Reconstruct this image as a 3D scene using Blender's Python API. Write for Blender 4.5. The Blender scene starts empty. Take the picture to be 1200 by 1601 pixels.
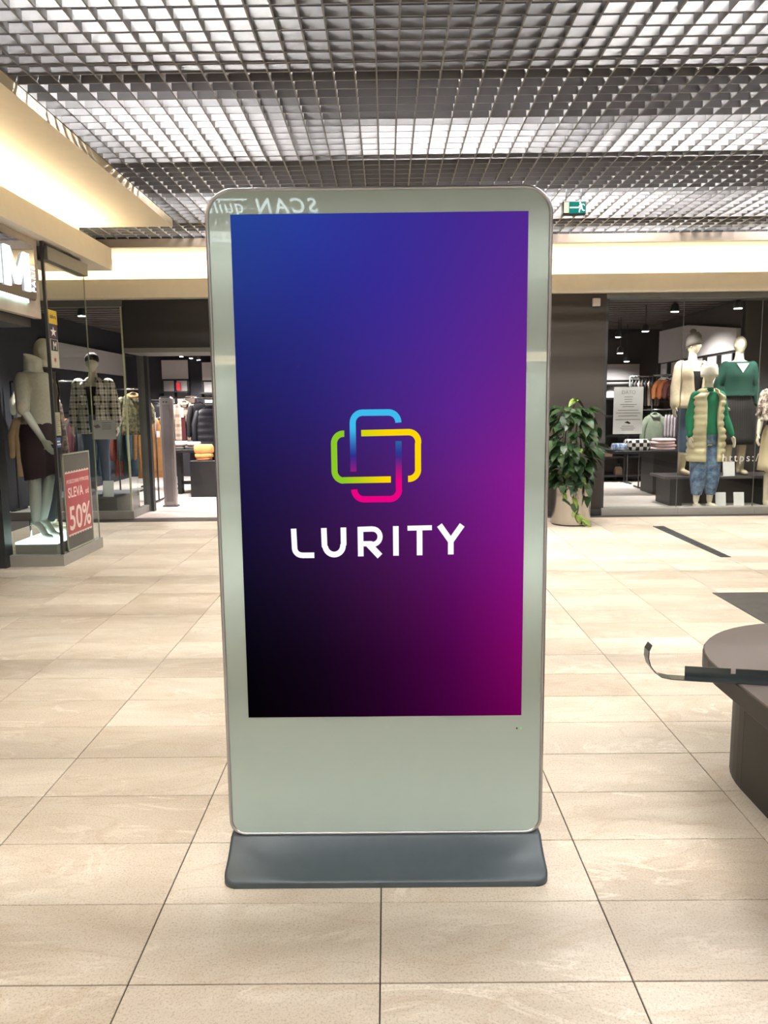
import bpy, bmesh, math, random
from mathutils import Vector, Matrix
random.seed(7)
R = math.radians
PI = math.pi
scene = bpy.context.scene
COL = scene.collection

# ------------------------------------------------------------------ camera
def make_camera():
    f, pitch, yaw, roll, H = 1203.6, 0.13739, -0.00495, -0.01082, 1.358
    cp, sp, cy, sy = math.cos(pitch), math.sin(pitch), math.cos(yaw), math.sin(yaw)
    fwd = Vector((sy*cp, cy*cp, -sp)); right = Vector((cy, -sy, 0)); up = right.cross(fwd)
    r2 = right*math.cos(roll) + up*math.sin(roll)
    u2 = up*math.cos(roll) - right*math.sin(roll)
    cd = bpy.data.cameras.new('camera'); co = bpy.data.objects.new('camera', cd); COL.objects.link(co)
    cd.sensor_fit = 'VERTICAL'; cd.sensor_height = 36.0; cd.sensor_width = 27.0
    cd.lens = 36.0*f/1601.0; cd.clip_start = 0.05; cd.clip_end = 100
    M = Matrix((r2, u2, -fwd)).transposed().to_4x4(); M.translation = Vector((0, 0, H))
    co.matrix_world = M
    scene.camera = co
make_camera()

# ------------------------------------------------------------------ world, exposure
scene.view_settings.view_transform = 'Standard'
scene.view_settings.look = 'None'
scene.view_settings.gamma = 1.0
scene.view_settings.exposure = 0.2
scene.view_settings.use_curve_mapping = False
scene.cycles.max_bounces = 6
scene.cycles.adaptive_threshold = 0.02
scene.cycles.diffuse_bounces = 3
scene.cycles.glossy_bounces = 3
scene.cycles.transparent_max_bounces = 16
scene.cycles.caustics_reflective = False
scene.cycles.caustics_refractive = False
scene.cycles.sample_clamp_indirect = 6.0
world = bpy.data.worlds.new('world'); scene.world = world
world.use_nodes = True
world.node_tree.nodes['Background'].inputs[0].default_value = (1.0, 0.985, 0.96, 1)
world.node_tree.nodes['Background'].inputs[1].default_value = 1.1
TUBE_E = 405.0        # fluorescent tubes above the grid
COVE_E = 40.0        # LED strips in the coves
SHOP_W = 2.2         # factor on the shop lamps

# ------------------------------------------------------------------ materials
def lin(c):
    out = []
    for v in c[:3]:
        v /= 255.0
        out.append(v/12.92 if v <= 0.04045 else ((v+0.055)/1.055)**2.4)
    return (*out, 1.0)

class NT:
    def __init__(s, name):
        s.m = bpy.data.materials.new(name); s.m.use_nodes = True
        s.t = s.m.node_tree; s.n = s.t.nodes; s.l = s.t.links
        s.b = s.n['Principled BSDF']; s.out = s.n['Material Output']
    def add(s, typ, **kw):
        nd = s.n.new(typ)
        for k, v in kw.items(): setattr(nd, k, v)
        return nd
    def link(s, a, b): s.l.new(a, b)
    def val(s, sock, v):
        if hasattr(v, 'is_output'): s.link(v, sock)
        else: sock.default_value = v
    def math(s, op, a, b=0.0, c=None):
        nd = s.add('ShaderNodeMath', operation=op)
        s.val(nd.inputs[0], a); s.val(nd.inputs[1], b)
        if c is not None: s.val(nd.inputs[2], c)
        return nd.outputs[0]
    def mix(s, fac, a, b, mode='MIX'):
        nd = s.add('ShaderNodeMix', data_type='RGBA', blend_type=mode)
        s.val(nd.inputs['Factor'], fac)
        s.val(nd.inputs[6], a); s.val(nd.inputs[7], b)
        return nd.outputs[2]
    def ramp(s, fac, stops):
        nd = s.add('ShaderNodeValToRGB'); cr = nd.color_ramp
        while len(cr.elements) < len(stops): cr.elements.new(0.5)
        for e, (p, c) in zip(cr.elements, stops): e.position = p; e.color = c
        s.link(fac, nd.inputs[0]); return nd.outputs[0]
    def noise(s, scale, detail=3.0, vec=None, rough=0.5, dist=0.0):
        nd = s.add('ShaderNodeTexNoise'); nd.inputs['Scale'].default_value = scale
        nd.inputs['Detail'].default_value = detail; nd.inputs['Roughness'].default_value = rough
        nd.inputs['Distortion'].default_value = dist
        if vec is not None: s.link(vec, nd.inputs['Vector'])
        return nd.outputs[0]
    def objcoord(s): return s.add('ShaderNodeTexCoord').outputs['Object']

def pm(name, rgb, rough=0.5, metal=0.0, var=0.06, scale=12.0, spec=0.5, bump=0.0, coat=0.0, sheen=0.0):
    k = NT(name); c = lin(rgb)
    fac = k.noise(scale, 3.0, k.objcoord())
    d = tuple(max(0, v*(1-var)) for v in c[:3]) + (1,)
    h = tuple(min(1, v*(1+var)) for v in c[:3]) + (1,)
    k.link(k.ramp(fac, [(0.3, d), (0.7, h)]), k.b.inputs['Base Color'])
    k.b.inputs['Roughness'].default_value = rough; k.b.inputs['Metallic'].default_value = metal
    k.b.inputs['Specular IOR Level'].default_value = spec
    k.b.inputs['Coat Weight'].default_value = coat; k.b.inputs['Coat Roughness'].default_value = 0.0
    k.b.inputs['Sheen Weight'].default_value = sheen
    if bump:
        bn = k.add('ShaderNodeBump'); bn.inputs['Strength'].default_value = bump; bn.inputs['Distance'].default_value = 0.01
        k.link(k.noise(scale*6, 4.0, k.objcoord()), bn.inputs['Height']); k.link(bn.outputs[0], k.b.inputs['Normal'])
    return k.m

def em(name, rgb, strength, base=None):
    k = NT(name); c = lin(rgb)
    k.b.inputs['Base Color'].default_value = lin(base or rgb)
    k.b.inputs['Emission Color'].default_value = c
    k.b.inputs['Emission Strength'].default_value = strength
    k.b.inputs['Roughness'].default_value = 0.6
    return k.m

def glass_mat(name, tint=(249, 252, 251), refl=0.042, rough=0.0):
    k = NT(name); k.n.remove(k.b)
    tr = k.add('ShaderNodeBsdfTransparent'); tr.inputs[0].default_value = lin(tint)
    gl = k.add('ShaderNodeBsdfGlossy'); gl.inputs['Roughness'].default_value = rough
    fr = k.add('ShaderNodeFresnel'); fr.inputs['IOR'].default_value = 1.45
    geo = k.add('ShaderNodeNewGeometry')
    fac = k.math('MULTIPLY', k.math('ADD', fr.outputs[0], refl-0.04), k.math('SUBTRACT', 1.0, geo.outputs['Backfacing']))
    mx = k.add('ShaderNodeMixShader'); k.link(fac, mx.inputs[0]); k.link(tr.outputs[0], mx.inputs[1]); k.link(gl.outputs[0], mx.inputs[2])
    k.link(mx.outputs[0], k.out.inputs['Surface'])
    return k.m

def plaid_mat(name, base, dark, mid=None, period=0.09, rough=0.85):
    k = NT(name); sep = k.add('ShaderNodeSeparateXYZ'); k.link(k.objcoord(), sep.inputs[0])
    def stripes(sock, w, off=0.0):
        v = k.math('FRACT', k.math('ADD', k.math('DIVIDE', sock, period), 10.0+off)); return k.math('LESS_THAN', v, w)
    sx = k.math('ADD', sep.outputs[0], k.math('MULTIPLY', sep.outputs[1], 0.6))
    a = stripes(sx, 0.30); b = stripes(sep.outputs[2], 0.30)
    a2 = stripes(sx, 0.07, 0.35); b2 = stripes(sep.outputs[2], 0.07, 0.35)
    f1 = k.math('MULTIPLY', k.math('ADD', a, b), 0.5)
    f2 = k.math('MULTIPLY', k.math('MAXIMUM', a2, b2), 0.6)
    col = k.mix(k.math('MAXIMUM', f1, f2), lin(base), lin(dark))
    if mid: col = k.mix(k.math('MULTIPLY', k.noise(9, 2, k.objcoord()), 0.4), col, lin(mid))
    k.link(col, k.b.inputs['Base Color']); k.b.inputs['Roughness'].default_value = rough
    return k.m

def check_mat(name, a, b, period=0.09):
    k = NT(name); ch = k.add('ShaderNodeTexChecker'); ch.inputs['Scale'].default_value = 1/period
    ch.inputs['Color1'].default_value = lin(a); ch.inputs['Color2'].default_value = lin(b)
    k.link(k.objcoord(), ch.inputs['Vector']); k.link(ch.outputs[0], k.b.inputs['Base Color'])
    k.b.inputs['Roughness'].default_value = 0.85
    return k.m

def stripe_mat(name, a, b, period=0.04, axis=0, duty=0.5, rough=0.85):
    k = NT(name); sep = k.add('ShaderNodeSeparateXYZ'); k.link(k.objcoord(), sep.inputs[0])
    v = k.math('LESS_THAN', k.math('FRACT', k.math('ADD', k.math('DIVIDE', sep.outputs[axis], period), 50.0)), duty)
    k.link(k.mix(v, lin(a), lin(b)), k.b.inputs['Base Color']); k.b.inputs['Roughness'].default_value = rough
    return k.m

def mottled_mat(name, a, b, scale=20.0, lo=0.42, hi=0.58, rough=0.85):
    k = NT(name)
    k.link(k.ramp(k.noise(scale, 3, k.objcoord(), 0.6), [(lo, lin(a)), (hi, lin(b))]), k.b.inputs['Base Color'])
    k.b.inputs['Roughness'].default_value = rough
    return k.m

def tile_mat():
    k = NT('stone_tile')
    geo = k.add('ShaderNodeNewGeometry'); oi = k.add('ShaderNodeObjectInfo')
    off = k.add('ShaderNodeVectorMath', operation='SCALE'); k.link(oi.outputs['Random'], off.inputs['Scale']); off.inputs[0].default_value = (37.0, 19.0, 53.0)
    vec = k.add('ShaderNodeVectorMath', operation='ADD'); k.link(geo.outputs['Position'], vec.inputs[0]); k.link(off.outputs[0], vec.inputs[1])
    st = k.add('ShaderNodeMapping'); st.inputs['Scale'].default_value = (1.0, 2.3, 1.0); st.inputs['Rotation'].default_value = (0, 0, 0.22)
    k.link(vec.outputs[0], st.inputs[0]); v = st.outputs[0]
    cloud = k.ramp(k.noise(1.6, 6, v, 0.62, 0.9), [(0.25, lin((194, 183, 168))), (0.5, lin((213, 205, 192))), (0.76, lin((226, 221, 211)))])
    vein = k.math('ABSOLUTE', k.math('SUBTRACT', k.noise(1.7, 5, v, 0.6, 1.4), 0.5))
    veinf = k.ramp(vein, [(0.0, (1, 1, 1, 1)), (0.035, (0, 0, 0, 1))])
    patch = k.ramp(k.noise(2.6, 2, v), [(0.48, (0, 0, 0, 1)), (0.66, (1, 1, 1, 1))])
    c = k.mix(k.math('MULTIPLY', k.math('MULTIPLY', veinf, patch), 0.8), cloud, lin((240, 235, 226)))
    vein2 = k.ramp(k.math('ABSOLUTE', k.math('SUBTRACT', k.noise(1.1, 3, v, 0.5, 2.0), 0.47)), [(0.0, (1, 1, 1, 1)), (0.02, (0, 0, 0, 1))])
    c = k.mix(k.math('MULTIPLY', vein2, 0.35), c, lin((192, 172, 146)))
    grain = k.ramp(k.noise(160, 4, geo.outputs['Position'], 0.8), [(0.36, lin((214, 209, 202))), (0.5, (1, 1, 1, 1))])
    c = k.mix(1.0, c, grain, 'MULTIPLY')
    tone = k.mix(oi.outputs['Random'], lin((235, 228, 221)), lin((254, 250, 245)))
    c = k.mix(1.0, c, tone, 'MULTIPLY')
    k.link(c, k.b.inputs['Base Color'])
    rr = k.math('MULTIPLY_ADD', k.noise(3.0, 3, v), 0.18, 0.30); k.link(rr, k.b.inputs['Roughness'])
    k.b.inputs['Specular IOR Level'].default_value = 0.45
    bn = k.add('ShaderNodeBump'); bn.inputs['Strength'].default_value = 0.03; bn.inputs['Distance'].default_value = 0.003
    k.link(k.noise(25, 4, geo.outputs['Position']), bn.inputs['Height']); k.link(bn.outputs[0], k.b.inputs['Normal'])
    return k.m

def attr_emit(name, strength=1.0):
    k = NT(name); at = k.add('ShaderNodeVertexColor'); at.layer_name = 'Col'
    k.b.inputs['Base Color'].default_value = (0.001, 0.001, 0.0012, 1)
    k.b.inputs['Specular IOR Level'].default_value = 0.0; k.b.inputs['Roughness'].default_value = 0.5
    k.link(at.outputs[0], k.b.inputs['Emission Color']); k.b.inputs['Emission Strength'].default_value = strength
    return k.m

M = {}
M['tile'] = tile_mat()
M['grout'] = pm('grout', (66, 58, 56), 0.9)
M['blade'] = pm('grey_painted_blade', (122, 122, 126), 0.4, 0.0, 0.03, spec=0.5)
M['plenum'] = pm('dark_plenum', (30, 30, 33), 0.9)
M['plaster'] = pm('cream_plaster', (232, 220, 198), 0.8, var=0.02)
M['fascia'] = pm('beige_fascia', (246, 238, 222), 0.55, var=0.02)
M['beam'] = pm('taupe_beam', (150, 138, 128), 0.6, var=0.02)
M['tube'] = em('fluorescent_glow', (255, 250, 243), TUBE_E)
M['cove'] = em('warm_led_glow', (255, 237, 198), COVE_E)
M['cove_left'] = em('warm_led_glow_left', (255, 238, 202), COVE_E*0.95)
M['white_metal'] = pm('white_metal', (205, 205, 205), 0.4)
M['darkwall'] = pm('dark_taupe_wall', (66, 62, 59), 0.9, var=0.02, spec=0.2)
M['navywall'] = pm('near_black_wall', (46, 46, 54), 0.7)
M['blackwall'] = pm('charcoal_wall', (62, 60, 60), 0.7)
M['shopfloor'] = pm('pale_shop_floor', (214, 203, 196), 0.35, var=0.04, scale=2)
M['shopceil'] = pm('dark_slat', (88, 80, 76), 0.7)
M['glass'] = glass_mat('clear_glass')
M['glass_edge'] = pm('pale_glass_edge', (176, 180, 150), 0.2, var=0.02)
M['greyframe'] = pm('grey_frame', (96, 97, 96), 0.5)
M['darkframe'] = pm('anthracite_frame', (48, 51, 54), 0.45)
M['sill'] = pm('taupe_sill', (152, 149, 144), 0.45, var=0.03)
M['black'] = pm('black_paint', (26, 26, 30), 0.5)
M['mannequin'] = pm('ivory_mannequin', (226, 214, 192), 0.45, var=0.02)
M['mannequin_grey'] = pm('grey_mannequin', (184, 184, 176), 0.4, var=0.02)
M['kiosk_glass'] = pm('pale_green_back_painted_glass', (176, 193, 186), 0.5, var=0.01, coat=1.0)
M['alu'] = pm('brushed_aluminium', (186, 186, 188), 0.32, 0.85, 0.03)
M['kiosk_base'] = pm('grey_powder_coat', (70, 79, 85), 0.42, 0.2, 0.05, 30)
M['steel'] = pm('polished_steel', (196, 192, 188), 0.2, 1.0, 0.03)
M['bench_top'] = pm('brown_grey_laminate', (84, 74, 69), 0.55, var=0.05, scale=6)
M['bench_side'] = pm('charcoal_laminate', (38, 38, 37), 0.55, var=0.05)
M['strip'] = pm('bent_sheet_metal', (92, 100, 104), 0.25, 0.9, 0.05)
M['dark_floor'] = mottled_mat('dark_slate_floor', (52, 52, 52), (66, 65, 64), 9, 0.35, 0.65, 0.5)
M['soil'] = pm('soil', (44, 34, 26), 0.95)
M['leaf'] = mottled_mat('green_leaf', (36, 62, 34), (50, 80, 40), 6, 0.4, 0.6, 0.4)
M['leaf_pale'] = mottled_mat('yellow_green_leaf', (110, 138, 58), (160, 172, 88), 8, 0.4, 0.6, 0.4)
M['stem'] = pm('green_stem', (86, 104, 52), 0.6)
M['card'] = pm('white_card', (240, 238, 236), 0.6, var=0.01)
M['white_panel'] = pm('white_wall_panel', (206, 200, 200), 0.6, var=0.02)
M['chrome'] = pm('chrome', (200, 200, 200), 0.15, 1.0, 0.02)
M['lamp_face'] = em('shop_lamp_glow', (255, 246, 236), 30.0)
M['letter_white'] = em('white_letter_glow', (235, 246, 255), 1.6)
M['text_white'] = pm('white_vinyl', (232, 232, 230), 0.5, var=0.01)
M['text_grey'] = pm('grey_print', (120, 114, 112), 0.6)
M['screen'] = attr_emit('screen_picture', 0.87)

# ------------------------------------------------------------------ mesh helpers
MATS = {}
class MB:
    def __init__(s): s.v = []; s.f = []; s.sm = []
    def poly(s, pts, smooth=False):
        i = len(s.v); s.v += [Vector(p) for p in pts]; s.f.append(list(range(i, i+len(pts)))); s.sm.append(smooth); return s
    def faces(s, vs, fs, smooth=False):
        i = len(s.v); s.v += [Vector(p) for p in vs]
        for f in fs: s.f.append([i+k for k in f]); s.sm.append(smooth)
        return s
    def box(s, x0, x1, y0, y1, z0, z1):
        v = [(x0,y0,z0),(x1,y0,z0),(x1,y1,z0),(x0,y1,z0),(x0,y0,z1),(x1,y0,z1),(x1,y1,z1),(x0,y1,z1)]
        return s.faces(v, [(0,3,2,1),(4,5,6,7),(0,1,5,4),(1,2,6,5),(2,3,7,6),(3,0,4,7)])
    def bbox(s, x0, x1, y0, y1, z0, z1, b=0.005):
        """box with chamfered vertical edges and a chamfered top"""
        o = [(x0+b,y0),(x1-b,y0),(x1,y0+b),(x1,y1-b),(x1-b,y1),(x0+b,y1),(x0,y1-b),(x0,y0+b)]
        cx, cy = (x0+x1)/2, (y0+y1)/2
        def sh(p, d): return (p[0]+(d if p[0] < cx else -d), p[1]+(d if p[1] < cy else -d))
        return s.loft([[(*p, z0) for p in o], [(*p, z1-b) for p in o], [(*sh(p, b), z1) for p in o]], smooth=False)
    def loft(s, rings, closed=True, caps=True, smooth=True):
        n = len(rings[0]); i = len(s.v)
        for r in rings: s.v += [Vector(p) for p in r]
        for a in range(len(rings)-1):
            for b in range(n if closed else n-1):
                c = (b+1) % n
                s.f.append([i+a*n+b, i+a*n+c, i+(a+1)*n+c, i+(a+1)*n+b]); s.sm.append(smooth)
        if caps and closed:
            s.f.append([i+k for k in reversed(range(n))]); s.sm.append(False)
            s.f.append([i+(len(rings)-1)*n+k for k in range(n)]); s.sm.append(False)
        return s
    def tube(s, path, rad, n=8, round_caps=False, flat=1.0, flataxis=None):
        path = [Vector(p) for p in path]
        if not hasattr(rad, '__len__'): rad = [rad]*len(path)
        rings = []; ref = None
        for k, p in enumerate(path):
            t = (path[min(k+1, len(path)-1)] - path[max(k-1, 0)]).normalized()
            if ref is None:
                ref = Vector(flataxis) if flataxis else (Vector((0, 1, 0)) if abs(t.y) < 0.9 else Vector((1, 0, 0)))
            a = (ref - t*ref.dot(t)).normalized(); b = t.cross(a); ref = a
            rings.append([p + a*(rad[k]*flat*math.cos(2*PI*j/n)) + b*(rad[k]*math.sin(2*PI*j/n)) for j in range(n)])
        if round_caps:
            def cap(ring, p, d, r):
                return [[p + (q-p)*0.75 + d*r*0.6 for q in ring], [p + (q-p)*0.3 + d*r*0.92 for q in ring]]
            d0 = (path[0]-path[1]).normalized(); d1 = (path[-1]-path[-2]).normalized()
            rings = list(reversed(cap(rings[0], path[0], d0, rad[0]))) + rings + cap(rings[-1], path[-1], d1, rad[-1])
        return s.loft(rings)
    def cyl(s, x, y, z0, z1, r, n=20, r2=None):
        r2 = r if r2 is None else r2
        return s.loft([[(x+r*math.cos(2*PI*j/n), y+r*math.sin(2*PI*j/n), z0) for j in range(n)],
                       [(x+r2*math.cos(2*PI*j/n), y+r2*math.sin(2*PI*j/n), z1) for j in range(n)]])
    def prism(s, pts, d):
        """pts: 3d polygon, d: extrusion vector"""
        n = len(pts); d = Vector(d); a = [Vector(p) for p in pts]; b = [p+d for p in a]
        return s.faces(a+b, [list(range(n))[::-1], list(range(n, 2*n))] + [(k, (k+1) % n, n+(k+1) % n, n+k) for k in range(n)])
    def ball(s, c, rx, ry, rz, nu=14, nv=10, fn=None):
        c = Vector(c); rings = []
        for i in range(1, nv):
            th = -PI/2 + PI*i/nv; ring = []
            for j in range(nu):
                ph = 2*PI*j/nu
                p = Vector((math.cos(th)*math.cos(ph), math.cos(th)*math.sin(ph), math.sin(th)))
                q = Vector((p.x*rx, p.y*ry, p.z*rz))
                if fn: q = fn(p, q)
                ring.append(c+q)
            rings.append(ring)
        return s.loft(rings)
    def build(s, name, mat, parent=None, world=True, loc=None):
        me = bpy.data.meshes.new(name)
        vs = s.v
        if parent is not None and world and parent.name in MATS:
            inv = MATS[parent.name].inverted(); vs = [inv @ v for v in vs]
        me.from_pydata([tuple(v) for v in vs], [], s.f)
        me.polygons.foreach_set('use_smooth', s.sm)
        bm = bmesh.new(); bm.from_mesh(me); bmesh.ops.recalc_face_normals(bm, faces=bm.faces); bm.to_mesh(me); bm.free()
        me.materials.append(M[mat] if isinstance(mat, str) else mat)
        o = bpy.data.objects.new(name, me); COL.objects.link(o)
        if parent is not None:
            o.parent = parent; MATS[o.name] = MATS.get(parent.name, Matrix.Identity(4))
        else: MATS[o.name] = Matrix.Identity(4)
        if loc is not None: o.location = loc
        return o

def remesh(o, voxel=0.01, smooth=3):
    md = o.modifiers.new('r', 'REMESH'); md.mode = 'VOXEL'; md.voxel_size = voxel; md.use_smooth_shade = True
    if smooth:
        sm = o.modifiers.new('s', 'SMOOTH'); sm.iterations = smooth; sm.factor = 0.5
    dg = bpy.context.evaluated_depsgraph_get()
    me = bpy.data.meshes.new_from_object(o.evaluated_get(dg))
    o.modifiers.clear(); old = o.data; nm = old.name; o.data = me; bpy.data.meshes.remove(old); me.name = nm
    return o

def tag(o, label, cat, group=None, kind=None):
    o['label'] = label
    if cat: o['category'] = cat
    if group: o['group'] = group
    if kind: o['kind'] = kind
    return o
def thing(name, label, cat, loc=(0, 0, 0), rz=0.0, group=None):
    o = bpy.data.objects.new(name, None); COL.objects.link(o); o.empty_display_size = 0.1
    o.location = loc; o.rotation_euler = (0, 0, rz)
    MATS[o.name] = Matrix.Translation(loc) @ Matrix.Rotation(rz, 4, 'Z')
    return tag(o, label, cat, group)
def struct(o, label=None):
    o['kind'] = 'structure'
    if label: o['label'] = label
    return o
def sempty(name, label, loc=(0, 0, 0)):
    o = bpy.data.objects.new(name, None); COL.objects.link(o); o.location = loc; o.empty_display_size = 0.1
    MATS[o.name] = Matrix.Translation(loc)
    return struct(o, label)

def text_mesh(name, body, size, mat, mat4, parent=None, extrude=0.0006, shear=0.0, bold=0.0, align='LEFT', spacing=1.0):
    cu = bpy.data.curves.new(name, 'FONT'); cu.body = body; cu.size = size; cu.extrude = extrude
    cu.shear = shear; cu.offset = bold; cu.align_x = align; cu.space_character = spacing; cu.resolution_u = 3
    tmp = bpy.data.objects.new(name+'_tmp', cu); COL.objects.link(tmp)
    dg = bpy.context.evaluated_depsgraph_get()
    me = bpy.data.meshes.new_from_object(tmp.evaluated_get(dg))
    bpy.data.objects.remove(tmp); bpy.data.curves.remove(cu)
    inv = MATS[parent.name].inverted() if parent is not None else Matrix.Identity(4)
    me.transform(inv @ mat4)
    me.materials.clear(); me.materials.append(M[mat] if isinstance(mat, str) else mat); me.name = name
    o = bpy.data.objects.new(name, me); COL.objects.link(o)
    if parent is not None: o.parent = parent; MATS[o.name] = MATS[parent.name]
    else: MATS[o.name] = Matrix.Identity(4)
    return o
def frame(origin, right, up):
    r = Vector(right).normalized(); u = Vector(up).normalized(); n = r.cross(u)
    m = Matrix((r, u, n)).transposed().to_4x4(); m.translation = Vector(origin); return m

# ================================================================== FLOOR
X0, Y0, TW, TH, J = -0.02956, 1.65742, 0.6, 0.3, 0.0035
fl = struct(MB().box(-4.8, 6.6, -6.0, 9.42, -0.05, -0.004).build('floor', 'grout'), 'beige stone tiled floor of the mall walkway')
tm = MB().bbox(-TW/2+J/2, TW/2-J/2, -TH/2+J/2, TH/2-J/2, -0.03, 0.0, 0.0012)
tile0 = tm.build('tile', 'tile', fl)
cells = []
for i in range(-9, 12):
    for j in range(-26, 27):
        x = X0+TW*(i+0.5); y = Y0+TH*(j+0.5)
        if x-TW/2 < -4.75 or x+TW/2 > 6.55 or y-TH/2 < -6.0 or y+TH/2 > 9.45: continue
        z = y*0.99+0.19
        vis = y > 1.1 and abs(x) < 0.5*z+0.35 and not (x < -2.9 and y < 7.3 and y > 6.6)
        hid = abs(x) < 0.2*y-0.35 and y > 2.6
        cells.append((0 if (vis and not hid) else 1, y, x))
cells.sort()
first = True; rest = MB(); nt = 0
for c in cells:
    if c[0] == 0 and nt < 298:
        if first: o = tile0; first = False
        else: o = tile0.copy(); COL.objects.link(o); o.parent = fl
        o.location = (c[2], c[1], 0); nt += 1
    else:
        x, y = c[2], c[1]; b = 0.0012
        rest.bbox(x-TW/2+J/2, x+TW/2-J/2, y-TH/2+J/2, y+TH/2-J/2, -0.03, 0.0, b)
rt = rest.build('tile_field', 'tile', fl); rt['kind'] = 'stuff'
# dark inlaid slab in the floor beyond the bench, and the slot drain
tag(MB().bbox(2.32, 4.4, 2.9, 5.40, -0.003, 0.004, 0.002).build('floor_mat', 'dark_floor'), 'dark grey slate mat on the tiles behind the round bench', 'mat')
d = thing('floor_strip', 'narrow dark strip set into the tiles before the right shop window', 'floor strip', (2.99, 7.56, 0))
MB().prism([(2.93, 8.43, 0.001), (3.05, 8.43, 0.001), (3.02, 6.68, 0.001), (2.93, 6.68, 0.001)], (0, 0, 0.004)).build('cover_plate', 'darkframe', d)
for k in range(14):
    yy = 6.78+k*0.122; MB().box(2.945, 3.015, yy, yy+0.02, 0.0045, 0.0065).build('rib', 'black', d)

# ================================================================== CEILING GRID
ZG, BH, BT, CELL = 3.19, 0.045, 0.009, 0.12
ce = struct(MB().box(-4.9, 6.6, -6.0, 9.0, 4.0, 4.06).build('ceiling', 'plenum'), 'open cell grid ceiling of grey metal blades')
bx0, by0 = 0.0815, 4.786
def blade(x0, x1, y0, y1, z1=ZG+BH, nm='blade'): return MB().box(x0, x1, y0, y1, ZG, z1).build(nm, 'blade', ce)
XL, XR, YN, YF = -2.08, 6.5, -3.4, 8.72
k = math.ceil((XL-bx0)/CELL)
while bx0+k*CELL < XR:
    x = bx0+k*CELL; blade(x-BT/2, x+BT/2, YN, YF); k += 1
k = math.ceil((YN-by0)/CELL)
while by0+k*CELL < YF:
    y = by0+k*CELL; xl = XL if y < 7.86 else -4.7
    blade(xl, XR, y-BT/2, y+BT/2); k += 1
k = math.ceil((-4.7-bx0)/CELL)
while bx0+k*CELL < XL-0.06:
    x = bx0+k*CELL; blade(x-BT/2, x+BT/2, 7.86, YF); k += 1
# plenum side boards so the void above the grid stays closed
struct(MB().box(-4.9, -4.75, -8.0, 9.42, 0.0, 4.0).build('wall_left', 'blackwall'), 'dark side wall beyond the corner shop')
MB().box(-4.75, 6.5, 8.74, 8.9, 3.19, 4.0).build('plenum_board', 'plenum', ce)
MB().box(6.5, 6.6, -6, 9.0, 3.19, 4.0).build('plenum_board', 'plenum', ce)
MB().box(-2.20, -2.08, -6, 7.86, 3.19, 4.0).build('plenum_board', 'plenum', ce)
for y_ in (2.35, 4.42, 5.98, 7.95):   # unseen baffles added in the void to cut off light between lamp runs
    MB().box(-4.7, 6.4, y_, y_+0.25, 3.262, 3.98).build('light_baffle', 'plenum', ce)
# tube lights in the void
TUBES = [(-2.0, -0.85, 4.888, 'at the left by the cream cove'), (-0.16, 1.10, 5.284, 'above the top of the display totem'), (1.66, 2.92, 5.284, 'right of the totem, in the middle run'),
         (3.4, 4.66, 5.284, 'furthest right of the middle run'),
         (-1.9, -0.65, 3.0, 'nearest run, on the left'), (1.2, 2.45, 3.0, 'nearest run, second from right'), (3.0, 4.25, 3.0, 'nearest run, furthest right'),
         (-1.75, -0.5, 7.0, 'far run, on the left'), (1.3, 2.75, 7.0, 'far run, behind the exit sign'), (3.2, 4.5, 7.0, 'far run, furthest right'),
         (-1.9, -0.65, 8.38, 'last run, added to light the fascia, on the left'), (0.0, 1.25, 8.38, 'last run, added to light the fascia, behind the totem'), (1.9, 3.15, 8.38, 'last run, added to light the fascia, over the plant'), (3.8, 5.05, 8.38, 'last run, added to light the fascia, furthest right')]  # run by the beam is added to brighten fascia and back wall
for (a, b, y, w) in TUBES:
    t = thing('tube_light', 'fluorescent tube above the grid, '+w, 'ceiling light', ((a+b)/2, y, 3.65), group='tube lights above the grid')
    MB().box(a, b, y-0.03, y+0.03, 3.665, 3.71).build('housing', 'white_metal', t)
    MB().tube([(a+0.02, y, 3.64), (b-0.02, y, 3.64)], 0.016, 8).build('tube', 'tube', t)
    for xx in (a+0.008, b-0.008): MB().box(xx-0.012, xx+0.012, y-0.015, y+0.015, 3.62, 3.67).build('end_cap', 'white_metal', t)
for (a, b, y) in [(-2.03, -1.05, 1.5), (1.9, 3.15, 1.5), (-2.03, -1.05, 0.2), (1.9, 3.15, 0.2), (-1.9, -0.65, -1.2), (-0.2, 1.05, -1.2), (1.6, 2.85, -1.2), (-1.9, -0.65, -3.2), (-0.2, 1.05, -3.2), (1.6, 2.85, -3.2)]:
    t = thing('tube_light', 'fluorescent tube above the grid, added out of view as fill light', 'ceiling light', ((a+b)/2, y, 3.65), group='added fill tubes out of view')  # unseen tubes added to fill the near floor and totem front
    MB().box(a, b, y-0.03, y+0.03, 3.665, 3.71).build('housing', 'white_metal', t)
    MB().tube([(a+0.02, y, 3.64), (b-0.02, y, 3.64)], 0.016, 8).build('tube', 'tube', t)
t = thing('box_light', 'short bright box lamp above the grid just over the totem', 'ceiling light', (0.86, 7.3, 3.4))
MB().box(0.74, 1.0, 7.0, 7.6, 3.42, 3.46).build('housing', 'white_metal', t)
MB().box(0.76, 0.98, 7.02, 7.58, 3.412, 3.42).build('diffuser', 'tube', t)

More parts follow.
